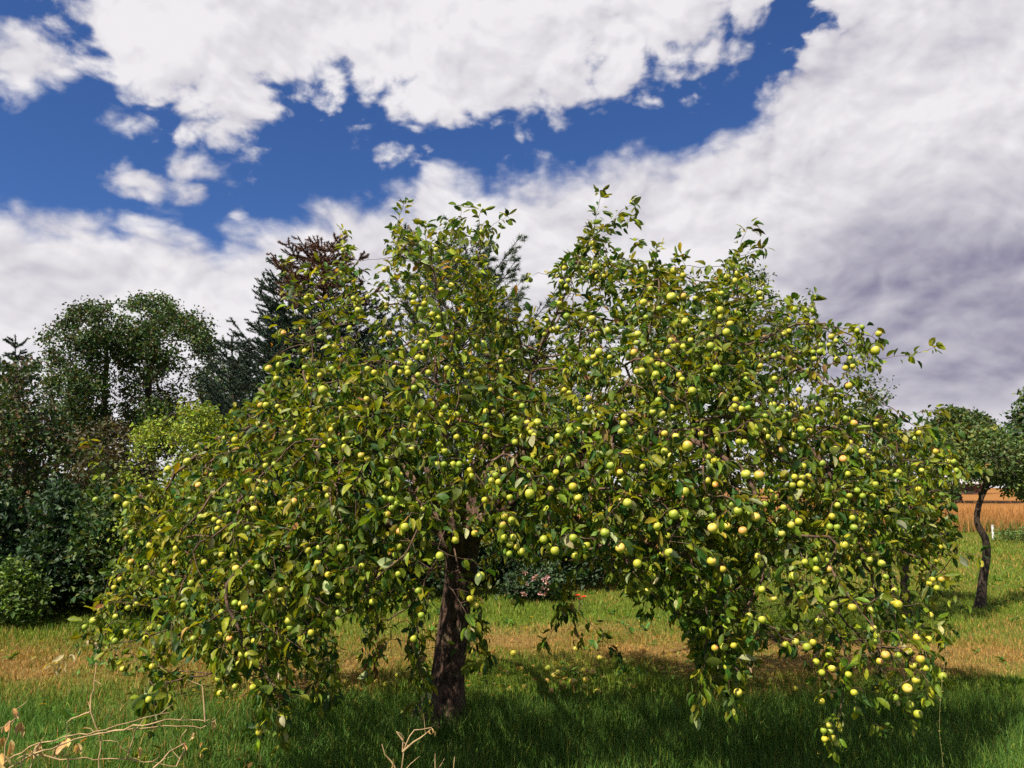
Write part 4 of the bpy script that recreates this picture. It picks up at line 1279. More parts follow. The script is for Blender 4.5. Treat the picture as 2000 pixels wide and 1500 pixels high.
# where in the tree an apple hangs
COLS = [(0, 430, 'far left side'), (430, 640, 'left side'), (640, 850, 'left of the trunk'), (850, 1030, 'above the trunk'),
        (1030, 1240, 'right of the trunk'), (1240, 1420, 'right of centre'), (1420, 1600, 'right side'), (1600, 2000, 'far right side')]
ROWS = [(0, 620, 'among the topmost shoots'), (620, 760, 'in the upper crown'), (760, 880, 'in mid crown'),
        (880, 1020, 'in the lower crown'), (1020, 1180, 'low in the skirt'), (1180, 1600, 'on the lowest tips')]
ORD = ['', 'second ', 'third ', 'fourth ', 'fifth ', 'sixth ', 'seventh ', 'eighth ', 'ninth ']
cell = {}
for i in range(min(NTH, len(AP))):
    x, y = AP[i, :2]
    c = next(k for k, t in enumerate(COLS) if t[0] <= x < t[1]); r = next(k for k, t in enumerate(ROWS) if t[0] <= y < t[1])
    cell.setdefault((r, c, int(kind_i[i]), str(size_w[i])), []).append(i)
LAB = {}
for (r, c, kd_, sz), ids_ in cell.items():
    ids_.sort(key=lambda i: AP[i, 1])
    for n_, i in enumerate(ids_):
        o_ = (', ' + ORD[n_] + 'highest there') if len(ids_) > 1 else ''
        row = ROWS[r][2]
        LAB[i] = '%s %s apple %s, %s%s' % (sz, KINDS[kd_][0], row, COLS[c][2], o_)


def make_apple(i, name, loc, r, ki, label, group, tilt):
    b = bpy.data.objects.new(name, BODY[ki, int(rng.integers(0, 3))])
    b.location = [float(v) for v in loc]
    b.scale = (r, r, r)
    b.rotation_euler = tilt
    C.objects.link(b)
    tag(b, label, 'apple', group)
    for nm, me in (('stalk', ME_STALK), ('calyx', ME_CALYX)):
        p_ = bpy.data.objects.new(nm, me); p_.parent = b
        C.objects.link(p_)
    return b


for i in range(min(NTH, len(AP))):
    tilt = (float(rng.normal(.15, .35)), float(rng.normal(0, .35)), float(rng.uniform(0, 6.28)))
    make_apple(i, 'apple', ACO[i], float(AR[i]), int(kind_i[i]), LAB[i], 'apples hanging in the apple tree', tilt)
# the many smaller-looking fruit deeper in the crown
from mathutils import Euler
rest = []
mats = []
for i in range(NTH, len(AP)):
    co, q = apple_body(int(rng.integers(0, 999)), 12, 9)
    R = np.array(Euler((float(rng.normal(.15, .35)), float(rng.normal(0, .35)), float(rng.uniform(0, 6.28)))).to_matrix())
    rest.append((co @ R.T * AR[i] + ACO[i], [q])); mats.append(np.full(len(q), kind_i[i]))
co, fs = join(rest)
me = build_mesh('apples', co, [np.vstack(fs)], KINDS[0][1])
for kn, km in KINDS[1:]:
    me.materials.append(km)
me.polygons.foreach_set('material_index', np.concatenate(mats).astype(np.int32))
tag(add('apples', me), 'many smaller green and yellow apples deep among the leaves of the apple tree', 'apples', None, 'stuff')

# windfalls in the grass
FA = np.array([[float(v) for v in t.split(',')] for t in FALLEN.split()])
dirs = P(FA[:, 0], FA[:, 1], 1.0) - np.array([0, 0, CAMZ])
tt = (CAMZ - .03) / -dirs[:, 2]
FP = np.array([0, 0, CAMZ]) + dirs * tt[:, None]
order = np.argsort(FA[:, 0])
secs = [(0, 760, 'left of the trunk'), (760, 1060, 'right of the trunk'), (1060, 1180, 'below the bare twig'),
        (1180, 1400, 'below the right half'), (1400, 2000, 'below the right tips')]
grp = {}
fk = rng.choice([1, 2, 2, 3], len(FA))
for i in order:
    s_ = next(k for k, t in enumerate(secs) if t[0] <= FA[i, 0] < t[1])
    dk = 'on dry yellow grass' if FA[i, 1] < 1312 else 'in dark grass'
    grp.setdefault((s_, dk, int(fk[i])), []).append(i)
for (s_, dk, k_), ids_ in grp.items():
    for n_, i in enumerate(ids_):
        p_ = FP[i].copy(); r_ = float(rng.uniform(.022, .029)); p_[2] = float(ground_z(p_[0], p_[1])) + r_ * .9 + .012
        o_ = (', ' + ORD[n_].strip() + (' ' if n_ else '') + 'from the left') if n_ else (', leftmost there' if len(ids_) > 1 else '')
        make_apple(i, 'fallen_apple', p_, r_, int(k_), 'fallen %s apple %s %s%s' % (KINDS[int(k_)][0], dk, secs[s_][2], o_), 'fallen apples in the grass',
                   (float(rng.uniform(0, 3)), float(rng.uniform(0, 3)), float(rng.uniform(0, 6))))


# ------------------------------------------------------------------ trees and shrubs behind
GREENS_DARK = [(.017, .046, .012), (.034, .074, .015), (.068, .092, .016), (.075, .05, .018)]


def broadleaf(name, label, cat, outline, D, front, back, R, trunk, tr, stages, leaf, per, spread, cols, wts, group=None, bottom=1e9, limbs=0, rmin=.004,
              density=None, mat=None, bark=None, trans_tip=(0, 0, .3), tipr=.0025, gaps=.5, rough=None):
    """a tree or shrub: trunk given as photo points (x, y, depth); crown grown inside an outline"""
    cr = Crown(outline, D, front, back, R, bottom, density, R * .32 if rough is None else rough)
    tp_ = np.array([P(*t) for t in trunk])
    tp_[0, 2] = float(ground_z(tp_[0, 0], tp_[0, 1])) - .03
    w_ = Wood(60000)
    root = empty(name, (tp_[0, 0], tp_[0, 1], tp_[0, 2] + .03), label, cat, group)
    sp_ = spline(tp_, max(.05, D * .012))
    kk = np.linspace(0, 1, len(sp_))
    rad = tr * (1 - .62 * kk) * (1 + .5 * np.exp(-kk * 12))
    # uneven trunk
    SD = 12
    co, fs = tube(sp_, rad, SD)
    nrm = co - np.repeat(sp_, SD, 0)
    co = np.repeat(sp_, SD, 0) + nrm * (1 + .22 * (vnoise(co[:, 0] * 3 + co[:, 1] * 2, co[:, 2] * 3, 2.0, 17) - .5))[:, None]
    part('trunk', co, fs, bark or M_DARKBARK, root)
    i = w_.node(sp_[0], -1, 0, 0, 0)
    st = D * .010
    for p_, r_ in zip(sp_[1:], rad[1:]):
        i = w_.node(p_, i, 0, 0, 0)
    nt_ = w_.n
    # nothing branches from the lowest part of the trunk
    w_.plen[:int(nt_ * .3)] += 50
    first_leafy = w_.n
    for n_, al in stages:
        qs = cr.sample(n_ * 3, .58, .5)
        ns_ = 2.6 / (R * D / F)
        cl_ = .55 * vnoise(qs[:, 0] + .37 * qs[:, 1], qs[:, 2] - .21 * qs[:, 1], ns_, 61) + .45 * vnoise(qs[:, 0] - .3 * qs[:, 1], qs[:, 2] + .4 * qs[:, 1], ns_ * 2.1, 62)
        qs = qs[cl_ > np.quantile(cl_, gaps)] if n_ > 150 else qs
        for q in qs[rng.permutation(len(qs))[:n_]]:
            w_.reach(q, st, al, -.4, trans_tip, 1.)
    w_.radii(tipr, 2.3)
    sel = np.arange(w_.n) >= nt_
    co, q = w_.mesh(sel, rmin=rmin)
    part('branches', co, [q], bark or M_DARKBARK, root)
    tips = np.where((w_.kids[:w_.n] == 0) & sel)[0]
    thin = np.where((w_.r < tipr * 2.2) & sel)[0]
    src = np.concatenate([np.repeat(tips, per), np.repeat(thin, max(1, per // 4))])
    base = w_.p[src].astype(float) + rng.normal(0, spread, (len(src), 3)) * np.array([1, 1, .8])
    d = unit(rng.normal(0, 1, (len(src), 3)) + np.array([0, 0, -.25]) + .5 * w_.dir[src])
    gz_ = ground_z(base[:, 0], base[:, 1])
    k = base[:, 2] > gz_ + .05
    base, d = base[k], d[k]
    L = rng.uniform(.7, 1.25, len(base)) * leaf
    cl = palette(len(base), cols, wts, .2)
    # whole boughs differ a little in leaf colour
    cl = cl * (.72 + .56 * vnoise(base[:, 0] + base[:, 2] * .7, base[:, 1] + base[:, 2], 1.6 / max(spread * 9, .3), 51))[:, None]
    co, fs, cv = small_leaf_mesh(base, d, L, .33, .9, cl)
    part('crown', co, fs, mat or M_FAR_LEAF, root, cv, False)
    return root


# tall trees at the left
broadleaf('tall_tree', 'dark green tree with bare trunk showing through its open crown, left of the tallest tree', 'tree',
          [(70, 655), (125, 608), (180, 590), (215, 592), (240, 605), (262, 640), (250, 690), (215, 680), (208, 690), (228, 745), (215, 850), (180, 900), (100, 900), (60, 800), (90, 720)],
          30, 1.9, 1.9, 70, [(214, 1010, 30), (206, 880, 30), (204, 780, 30), (208, 690, 30), (192, 640, 30)], .17, ((70, .2), (380, .12), (520, .1)), .135, 17, .17,
          GREENS_DARK, [.4, .35, .15, .1], 'tall dark trees at the left', rmin=.012, tipr=.006, gaps=.5, rough=12)
broadleaf('tall_tree', 'tallest dark green tree of the left group, with a broad rounded double crown', 'tree',
          [(200, 660), (215, 625), (240, 590), (275, 574), (320, 574), (345, 592), (360, 610), (385, 606), (405, 625), (428, 665), (425, 720), (445, 790), (430, 880), (270, 900), (228, 810), (236, 730), (205, 690)],
          31, 2.2, 2.2, 80, [(300, 1010, 31), (296, 880, 31), (290, 760, 31), (300, 680, 31), (298, 620, 31)], .2, ((80, .2), (480, .12), (800, .1)), .135, 17, .17,
          GREENS_DARK, [.38, .37, .17, .08], 'tall dark trees at the left', rmin=.012, tipr=.006, gaps=.5, rough=12)
broadleaf('tall_tree', 'thin leaved tree between the tall rounded tree and the dark spruce', 'tree',
          [(405, 720), (425, 690), (450, 700), (480, 700), (515, 740), (520, 810), (430, 830), (400, 790)],
          29, 1.6, 1.6, 60, [(455, 1010, 29), (452, 880, 29), (450, 760, 29), (455, 710, 29)], .13, ((40, .2), (150, .12), (120, .1)), .13, 9, .13,
          [(.02, .05, .02), (.035, .07, .02), (.06, .07, .03)], [.4, .4, .2], 'tall dark trees at the left', rmin=.01, tipr=.006)
broadleaf('tall_tree', 'dark tree with rusty brown tinged foliage at the left edge', 'tree',
          [(-60, 720), (-10, 700), (10, 690), (40, 690), (75, 700), (95, 740), (85, 790), (150, 830), (230, 850), (260, 880), (255, 960), (120, 1000), (-60, 1000)],
          17, 1.9, 1.9, 110, [(60, 1110, 17), (55, 960, 17), (40, 840, 17), (30, 730, 17)], .14, ((70, .2), (450, .12), (500, .1)), .11, 9, .11,
          [(.016, .042, .012), (.032, .06, .012), (.07, .036, .016), (.055, .06, .012)], [.38, .32, .14, .16], 'tall dark trees at the left', rmin=.008, tipr=.005)

# the shrub belt along the back of the lawn
SHC = [([(.010, .030, .014), (.018, .045, .015), (.035, .06, .014)], [.45, .4, .15]),
       ([(.014, .040, .012), (.03, .065, .014), (.07, .09, .018)], [.35, .4, .25]),
       ([(.045, .030, .014), (.06, .05, .014), (.03, .045, .012)], [.4, .3, .3])]


def shrub(label, x0, x1, ytop, Y, pal_, n, leafs=.085, dep=1.1, name='shrub', group='shrubs along the back of the lawn', yb=None, jag=18):
    yb = yb or 951 + 1570 * 1.55 / Y
    xs = np.linspace(x0, x1, 9)
    hgt = np.sin(np.linspace(.12, math.pi - .12, 9)) ** .45
    pts = [(x0 - 4, yb)] + [(float(xx), float(yb - (yb - ytop) * hh + rng.uniform(-jag, jag))) for xx, hh in zip(xs, hgt)] + [(x1 + 4, yb)]
    xm = (x0 + x1) / 2
    return broadleaf(name, label, 'shrub', pts, Y, dep, dep, (x1 - x0) * .42, [(xm, yb + 3, Y), (xm + 4, yb - (yb - ytop) * .35, Y), (xm - 3, yb - (yb - ytop) * .6, Y)],
                     .03, ((40, .15), (int(n * .25), .12), (n, .1)), leafs, 8, .075, pal_[0], pal_[1], group, bottom=yb - 30, rmin=.003, tipr=.003)


shrub('dark green shrub at the far left edge of the shrub belt', -190, 55, 900, 11.6, SHC[0], 1100)
shrub('very dark dense shrub right beside the edge of the lawn at the left', 10, 190, 935, 11.2, SHC[0], 1000)
shrub('dark shrub with lighter green top behind the left drooping branches', 120, 300, 915, 11.0, SHC[1], 900)
shrub('reddish brown tinged shrub under the tall leaning tree', 90, 345, 812, 13.5, SHC[2], 1700, .08)
shrub('bright yellow green bush behind the left shoulder of the apple tree', 215, 490, 764, 10.5,
      ([(.14, .205, .018), (.20, .245, .02), (.09, .15, .015), (.28, .27, .03)], [.35, .35, .2, .1]), 2900, .05, 1.0, 'bush', None)
shrub('dark green shrub behind the apple tree below the spruce', 330, 560, 900, 12.2, SHC[0], 900)
shrub('dark shrub hidden behind the middle left of the apple tree', 520, 760, 930, 12.4, SHC[1], 900)
shrub('dark shrub directly behind the trunk of the apple tree', 730, 960, 960, 12.6, SHC[0], 900)
shrub('dark shrub behind the gap right of the apple trunk', 920, 1330, 880, 13.6, SHC[0], 1800)
shrub('low yellow green weedy shrub at the left edge beside the lawn', -60, 85, 1095, 9.8, ([(.05, .10, .015), (.09, .14, .02), (.03, .06, .012)], [.4, .35, .25]), 420, .07, .5, 'shrub', None)


# ------------------------------------------------------------------ conifers
def conifer(name, label, foot, top, Y, spread_px, n_whorl, cols, wts, needle, tuft, dead=None, lift=.15, droop=.2, start=.12, shape=.9, dens=1.0):
    """trunk with whorls of branches; every shoot is clothed in needles"""
    a = P(*foot, Y); b = P(*top, Y)
    a[2] = float(ground_z(a[0], a[1])) - .03
    root = empty(name, (a[0], a[1], a[2] + .03), label, 'conifer')
    H = float(np.linalg.norm(b - a)); Rm = spread_px * Y / F
    n = 26
    tk = a + (b - a) * np.linspace(0, 1, n)[:, None]
    tk[1:-1] += rng.normal(0, .012, (n - 2, 3)) * np.array([1, 1, 0])
    part('trunk', *tube(tk, np.linspace(H * .018, .008, n), 9), M_DARKBARK, root)
    wood = []; nb = []; nd = []; deadm = []
    for wv in range(n_whorl):
        t = start + (1 - start) * ((wv + rng.uniform(-.2, .2)) / n_whorl)
        if t > .985:
            continue
        o = a + (b - a) * t
        L = Rm * (1 - t) ** shape * rng.uniform(.8, 1.15) + .12
        k = int(rng.integers(5, 8))
        ph = rng.uniform(0, 6.28)
        for j in range(k):
            an_ = ph + j * 2 * math.pi / k + rng.normal(0, .2)
            l = L * rng.uniform(.65, 1.15)
            s_ = np.linspace(0, 1, 8)
            up_ = lift + .42 * t
            dr = np.array([math.cos(an_), math.sin(an_), 0])
            pts = o + dr * (l * s_)[:, None] + np.array([0, 0, 1.]) * (l * (up_ * s_ - droop * (1 - t) * s_ * (1 - s_) * 4 + .25 * (s_ ** 3)))[:, None]
            isd = dead is not None and t > dead
            wood.append(tube(pts, np.linspace(.008 + .006 * l, .003, 8), 4))
            shoots = [pts]
            ns = max(3, int(l / (.05 if not tuft else .085) * dens))
            for q in range(ns):
                f = rng.uniform(.2, 1.0)
                c = np.array([np.interp(f, s_, pts[:, z_]) for z_ in range(3)])
                sd = np.array([-dr[1], dr[0], 0]) * rng.choice([-1, 1])
                vv = unit(dr * rng.uniform(.5, 1.0) + sd * rng.uniform(.5, 1.0) + np.array([0, 0, rng.uniform(-.15, .55)]))
                ll = (.13 + .48 * l * (1 - f)) * rng.uniform(.6, 1.2)
                shp = c + vv * (ll * np.linspace(0, 1, 4))[:, None]
                shp[:, 2] += ll * .2 * np.linspace(0, 1, 4) ** 2
                wood.append(tube(shp, np.linspace(.005, .0025, 4), 3))
                shoots.append(shp)
            for shp in shoots:
                ln = float(np.linalg.norm(shp[-1] - shp[0]))
                if tuft:
                    m = int(34 * dens)
                    f = 1 - rng.random(m) ** 2 * .5
                else:
                    m = int(ln / .0027 * dens)
                    f = rng.random(m) ** .8
                ss = np.linspace(0, 1, len(shp))
                c = np.stack([np.interp(f, ss, shp[:, z_]) for z_ in range(3)], 1)
                ax = unit(shp[-1] - shp[-2])
                v = unit(ax * rng.uniform(.35, 1.1, (m, 1)) + rng.normal(0, .62, (m, 3)))
                nb.append(c); nd.append(v); deadm.append(np.full(m, isd))
    # leader
    m = 120
    f = rng.random(m)
    c = b + (a - b) * (f * .10)[:, None]
    nb.append(c); nd.append(unit(np.array([0, 0, .8]) + rng.normal(0, .6, (m, 3)))); deadm.append(np.full(m, dead is not None))
    co, fs = join(wood)
    part('branches', co, fs, M_DARKBARK, root)
    nb, nd, deadm = np.vstack(nb), np.vstack(nd), np.concatenate(deadm)
    m = len(nb)
    L = needle * rng.uniform(.7, 1.3, (m, 1))
    side = unit(np.cross(nd, rng.normal(0, 1, (m, 3)))) * needle * (.17 if not tuft else .06)
    co = np.stack([nb - side, nb + side, nb + nd * L], 1)
    cl = palette(m, cols, wts, .2)
    for nm, s_ in (('needles', ~deadm), ('dead_needles', deadm)):
        if s_.sum() == 0:
            continue
        cc = cl[s_] if nm == 'needles' else palette(int(s_.sum()), [(.085, .035, .022), (.13, .055, .03)], [.6, .4])
        oo = part(nm, co[s_].reshape(-1, 3), [np.arange(3 * int(s_.sum())).reshape(-1, 3)], M_NEEDLE, root, np.repeat(cc, 3, 0), False)
        if nm == 'dead_needles':
            oo['label'] = 'dead brown top of the spruce'
    return root


SPR = [(.012, .032, .022), (.022, .048, .032), (.045, .05, .03)]
conifer('spruce', 'bluish dark spruce with a dead brown leader behind the left of the apple tree', (625, 1075), (634, 472), 13.0, 275, 24, SPR, [.45, .4, .15],
        .040, False, dead=.78, lift=.02, droop=.25, shape=.62, dens=1.05)
conifer('spruce', 'second dark spruce top poking out left of the brown tipped spruce', (556, 1080), (550, 500), 13.8, 165, 20, SPR, [.45, .4, .15], .042, False, lift=.08, droop=.2, shape=.75, dens=.9)
conifer('spruce', 'small dark spruce low beside the left shoulder of the apple tree', (470, 1050), (452, 655), 15.5, 150, 14, SPR, [.5, .35, .15], .04, False, lift=.1, droop=.2, shape=.7)
conifer('spruce', 'slender spruce tip at the far left edge above the rusty tree', (30, 1060), (30, 655), 19.0, 70, 15, SPR, [.5, .35, .15], .05, False, lift=.15, droop=.2, shape=.8)
conifer('pine', 'long needled grey green pine standing behind the top of the apple tree', (895, 1050), (892, 505), 14.5, 320, 17, [(.026, .055, .030), (.05, .08, .042), (.07, .075, .035)],
        [.45, .4, .15], .085, True, lift=.42, droop=.05, shape=.6, dens=1.6)

# ------------------------------------------------------------------ small leaved trees at the right
PLUM = ([(.035, .065, .014), (.06, .095, .018), (.11, .115, .022), (.02, .045, .012)], [.35, .3, .2, .15])
broadleaf('plum_tree', 'small leaved tree rising behind the right half of the apple tree', 'tree',
          [(1210, 600), (1300, 530), (1370, 505), (1430, 520), (1500, 515), (1545, 555), (1590, 552), (1602, 580), (1560, 610), (1600, 660), (1660, 690), (1710, 730), (1720, 800),
           (1680, 900), (1640, 1000), (1250, 1000), (1190, 800)],
          8.6, 1.2, 1.3, 150, [(1405, 1240, 8.6), (1400, 1100, 8.6), (1390, 950, 8.6), (1400, 800, 8.6), (1420, 680, 8.6)], .07, ((90, .2), (700, .12), (1300, .1)), .042, 7, .045,
          PLUM[0], PLUM[1], 'small leaved trees behind the apple tree', rmin=.0022, tipr=.002, limbs=1)
broadleaf('plum_tree', 'lower small leaved tree with upright shoots behind the right edge of the apple tree', 'tree',
          [(1650, 770), (1690, 770), (1705, 720), (1712, 770), (1725, 780), (1735, 728), (1744, 790), (1765, 795), (1790, 830), (1850, 850), (1880, 900), (1870, 960), (1850, 1010), (1800, 1030),
           (1650, 1040), (1600, 900)],
          10.2, 1.1, 1.2, 110, [(1768, 1180, 10.2), (1766, 1060, 10.2), (1768, 930, 10.2), (1745, 850, 10.2)], .06, ((70, .2), (500, .12), (1500, .1)), .045, 7, .045,
          PLUM[0], PLUM[1], 'small leaved trees behind the apple tree', rmin=.0025, tipr=.0022)
broadleaf('crooked_tree', 'small fruit tree with a thin crooked trunk standing on the lawn at the right', 'tree',
          [(1885, 900), (1900, 850), (1940, 835), (1985, 850), (2040, 860), (2090, 900), (2085, 960), (2010, 965), (1975, 972), (1955, 950), (1915, 940), (1890, 940)],
          10.9, .9, .9, 70, [(1913, 1180, 10.9), (1920, 1130, 10.9), (1927, 1085, 10.9), (1924, 1050, 10.85), (1908, 1022, 10.85), (1912, 985, 10.85), (1924, 958, 10.9), (1936, 935, 10.9), (1950, 905, 10.9)],
          .060, ((40, .2), (260, .12), (600, .1)), .06, 8, .055, [(.025, .055, .014), (.055, .095, .018), (.10, .12, .022)], [.35, .4, .25], None, rmin=.003, tipr=.0025)
broadleaf('hedgerow_tree', 'round yellowish green tree with a dark stem beyond the golden field', 'tree',
          [(1800, 880), (1830, 845), (1870, 830), (1905, 826), (1940, 838), (1970, 860), (1990, 900), (1975, 935), (1930, 930), (1895, 918), (1850, 925), (1805, 925)],
          60, 3.0, 3.0, 55, [(1868, 972, 60), (1868, 935, 60), (1872, 890, 60), (1885, 860, 60)], .28, ((50, .2), (350, .12), (900, .1)), .34, 9, .22,
          [(.05, .085, .018), (.085, .115, .022), (.12, .12, .02), (.03, .06, .015)], [.3, .35, .2, .15], 'trees beyond the golden field', rmin=.03, tipr=.012)
broadleaf('hedgerow_tree', 'dark rounded tree farthest away on the skyline at the right', 'tree',
          [(1800, 860), (1815, 818), (1840, 803), (1865, 803), (1885, 815), (1890, 850), (1880, 900), (1810, 905)],
          95, 4, 4, 40, [(1845, 966, 95), (1845, 900, 95), (1848, 850, 95)], .35, ((40, .2), (200, .12), (520, .1)), .5, 9, .4,
          GREENS_DARK, [.3, .4, .25, .05], 'trees beyond the golden field', rmin=.04, tipr=.02)
broadleaf('hedgerow_tree', 'smaller dark tree on the skyline right of the farthest tree', 'tree',
          [(1880, 840), (1893, 812), (1912, 806), (1930, 816), (1945, 850), (1960, 900), (1890, 905)],
          100, 4, 4, 35, [(1915, 966, 100), (1915, 900, 100), (1915, 850, 100)], .3, ((40, .2), (160, .12), (420, .1)), .5, 9, .4,
          GREENS_DARK, [.3, .4, .25, .05], 'trees beyond the golden field', rmin=.04, tipr=.02)
broadleaf('ragged_tree', 'dark ragged tree at the right edge of the picture behind the crooked tree', 'tree',
          [(1955, 930), (1952, 850), (1958, 815), (1957, 785), (1966, 790), (1972, 815), (1985, 800), (1995, 758), (2040, 740), (2120, 800), (2140, 950), (2050, 985), (1985, 965)],
          21, 1.3, 1.3, 55, [(2040, 1070, 21), (2040, 970, 21), (2035, 860, 21), (2030, 790, 21)], .13, ((50, .2), (300, .12), (800, .1)), .12, 9, .09,
          GREENS_DARK, [.4, .4, .15, .05], None, rmin=.008, tipr=.005)
shrub('low weedy shrub where the lawn meets the field, right of the crooked trunk', 1945, 2060, 1034, 24, ([(.05, .10, .02), (.09, .13, .025)], [.6, .4]), 110, .07, .6, 'shrub', None, 951 + 1570 * 1.57 / 24, 8)

# a shrub with withered pink blossom under the right side of the crown
rb = shrub('low shrub with withered pink blossoms right of the apple trunk', 985, 1110, 1105, 11.8, SHC[0], 260, .07, .4, 'rose_bush', None, None, 8)
bl = []
for i in range(14):
    c = P(rng.uniform(1020, 1075), rng.uniform(1118, 1165), 11.3 + rng.uniform(-.1, .1))
    k = 9
    dd = unit(rng.normal(0, 1, (k, 3)) + np.array([0, -.4, .4]))
    bl.append(small_leaf_mesh(np.repeat(c[None], k, 0), dd, rng.uniform(.03, .055, k), .42, .8, palette(k, [(.42, .24, .26), (.34, .2, .18)], [.6, .4])))
co, fs, cv = join(bl)
part('blossoms', co, fs, M_FAR_LEAF, rb, cv, False)

# a red flower on the lawn behind
fl = empty('poppy', (*P(1131, 1185, 10.6)[:2], float(ground_z(*P(1131, 1185, 10.6)[:2]))), 'scarlet red flower on the lawn behind the bare hanging twig', 'flower')
fb = np.array(fl.location)
heads = [P(1128, 1163, 10.6), P(1132, 1170, 10.62), P(1140, 1166, 10.55)]
for h_ in heads:
    st_ = spline(np.array([fb + rng.normal(0, .01, 3) * np.array([1, 1, 0]), (fb + h_) / 2 + np.array([.01, 0, .02]), h_]), .05)
    part('stem', *tube(st_, .0035, 5), M_TWIG, fl)
    k = 7
    dd = unit(np.stack([np.cos(np.arange(k) * .9), np.sin(np.arange(k) * .9), .35 + 0 * np.arange(k)], 1))
    co, fs, cv = small_leaf_mesh(np.repeat(h_[None], k, 0), dd, np.full(k, .036), .5, .3, palette(k, [(.75, .03, .015)], [1], .1))
    part('petals', co, fs, M_FAR_LEAF, fl, cv, False)


# ------------------------------------------------------------------ shed and post by the field
def box(x0, x1, y0, y1, z0, z1):
    c = np.array([[x, y, z] for z in (z0, z1) for y in (y0, y1) for x in (x0, x1)], float)
    return c, [np.array([[0, 2, 3, 1], [4, 5, 7, 6], [0, 1, 5, 4], [2, 6, 7, 3], [0, 4, 6, 2], [1, 3, 7, 5]])]


M_WALL = plain_mat('shed_boards', (.06, .03, .022), (.13, .07, .05), 3)
M_ROOF = plain_mat('shed_roof', (.33, .31, .34), (.45, .42, .46), 1.5)
sy = 88.0
sa, sb = P(1800, 966, sy), P(1925, 966, sy)
gzs = float(ground_z(sa[0], sy))
shed = empty('field_shed', ((sa[0] + sb[0]) / 2, sy, gzs), 'long low shed with dark board walls and pale grey roof beyond the field', 'shed')
x0, x1 = float(sa[0]), float(sb[0])
ws = [box(x0, x1, sy, sy + 4.5, gzs - .1, gzs + 1.15)]
for i in range(int((x1 - x0) / .35)):
    xx = x0 + .1 + i * .35
    ws.append(box(xx, xx + .05, sy - .035, sy - .002, gzs, gzs + 1.12))
part('wall', *join(ws), M_WALL, shed, None, False)
rc = np.array([[x0 - .4, sy - .5, gzs + 1.10], [x1 + .4, sy - .5, gzs + 1.10], [x1 + .4, sy + 2.3, gzs + 2.0], [x0 - .4, sy + 2.3, gzs + 2.0], [x1 + .4, sy + 5.1, gzs + 1.10], [x0 - .4, sy + 5.1, gzs + 1.10]])
rc = np.vstack([rc, rc + np.array([0, 0, .12])])
part('roof', rc, [np.array([[0, 3, 2, 1], [3, 5, 4, 2], [6, 7, 8, 9], [9, 8, 10, 11], [0, 1, 7, 6], [5, 11, 10, 4], [0, 6, 9, 3], [3, 9, 11, 5], [1, 2, 8, 7], [2, 4, 10, 8]])], M_ROOF, shed, None, False)
part('door', *box(x0 + 4.6, x0 + 5.5, sy - .08, sy - .04, gzs, gzs + 1.05), plain_mat('shed_door', (.02, .015, .012), (.04, .03, .02), 4), shed, None, False)

pb = P(1938, 1022, 25.0); pb[2] = float(ground_z(pb[0], pb[1]))
post = empty('marker_post', pb, 'short whitish marker post at the edge of the field beside the crooked tree', 'post')
part('shaft', *tube(np.array([pb + [0, 0, -.1], pb + [0, 0, .2], pb + [0, 0, .42]]), .035, 10), plain_mat('post_white', (.5, .5, .55), (.62, .62, .66), 9), post)
part('cap', *tube(np.array([pb + [0, 0, .418], pb + [0, 0, .45], pb + [0, 0, .462]]), np.array([.042, .04, .004]), 10), plain_mat('post_cap', (.2, .2, .22), (.3, .3, .32), 9), post)

# ------------------------------------------------------------------ dead stalks in the foreground
M_POD = leaf_mat('withered_leaf', .25, .8, 1.05, .15, (1.1, 1.0, .7))


def dead_weed(label, foot, stems, pods, r0=.0042):
    f = np.array(P(*foot)); f[2] = float(ground_z(f[0], f[1]))
    root = empty('dead_weed', f, label, 'dead weed')
    for st_ in stems:
        q = np.array([P(*p_) for p_ in st_[:-1]] if isinstance(st_[-1], str) else [P(*p_) for p_ in st_])
        if isinstance(st_[-1], str):
            q = np.vstack([f + rng.normal(0, .02, 3) * np.array([1, 1, 0]) - np.array([0, 0, .02]), q])
        s_ = spline(q, .03)
        s_[1:-1] += rng.normal(0, .0025, (len(s_) - 2, 3))
        part('stem', *tube(s_, np.linspace(r0, r0 * .45, len(s_)), 6), M_DRY, root)
        # short side twigs
        for k in range(max(1, len(s_) // 5)):
            i = int(rng.integers(1, len(s_)))
            e = s_[i] + unit(rng.normal(0, 1, 3) + np.array([0, 0, .3])) * rng.uniform(.03, .09)
            part('twig', *tube(np.array([s_[i], (s_[i] + e) / 2 + rng.normal(0, .004, 3), e]), [.0019, .0014, .0007], 5), M_DRY, root)
    for (x, y, Y, ln, tilt) in pods:
        c = P(x, y, Y)
        k = 3
        dd = unit(np.stack([rng.normal(tilt, .15, k), rng.normal(0, .2, k), rng.uniform(-1.1, -.7, k)], 1))
        co, fs, cv = leaf_mesh(np.repeat(c[None], k, 0) + rng.normal(0, .006, (k, 3)), dd, np.full(k, ln) * rng.uniform(.7, 1.1, k), .24, .8, (.3, .9), (.3, 1.0),
                               palette(k, [(.55, .33, .13), (.48, .30, .14), (.62, .42, .2)], [.4, .3, .3]))
        part('withered_leaf', co, fs, M_POD, root, cv)
    return root


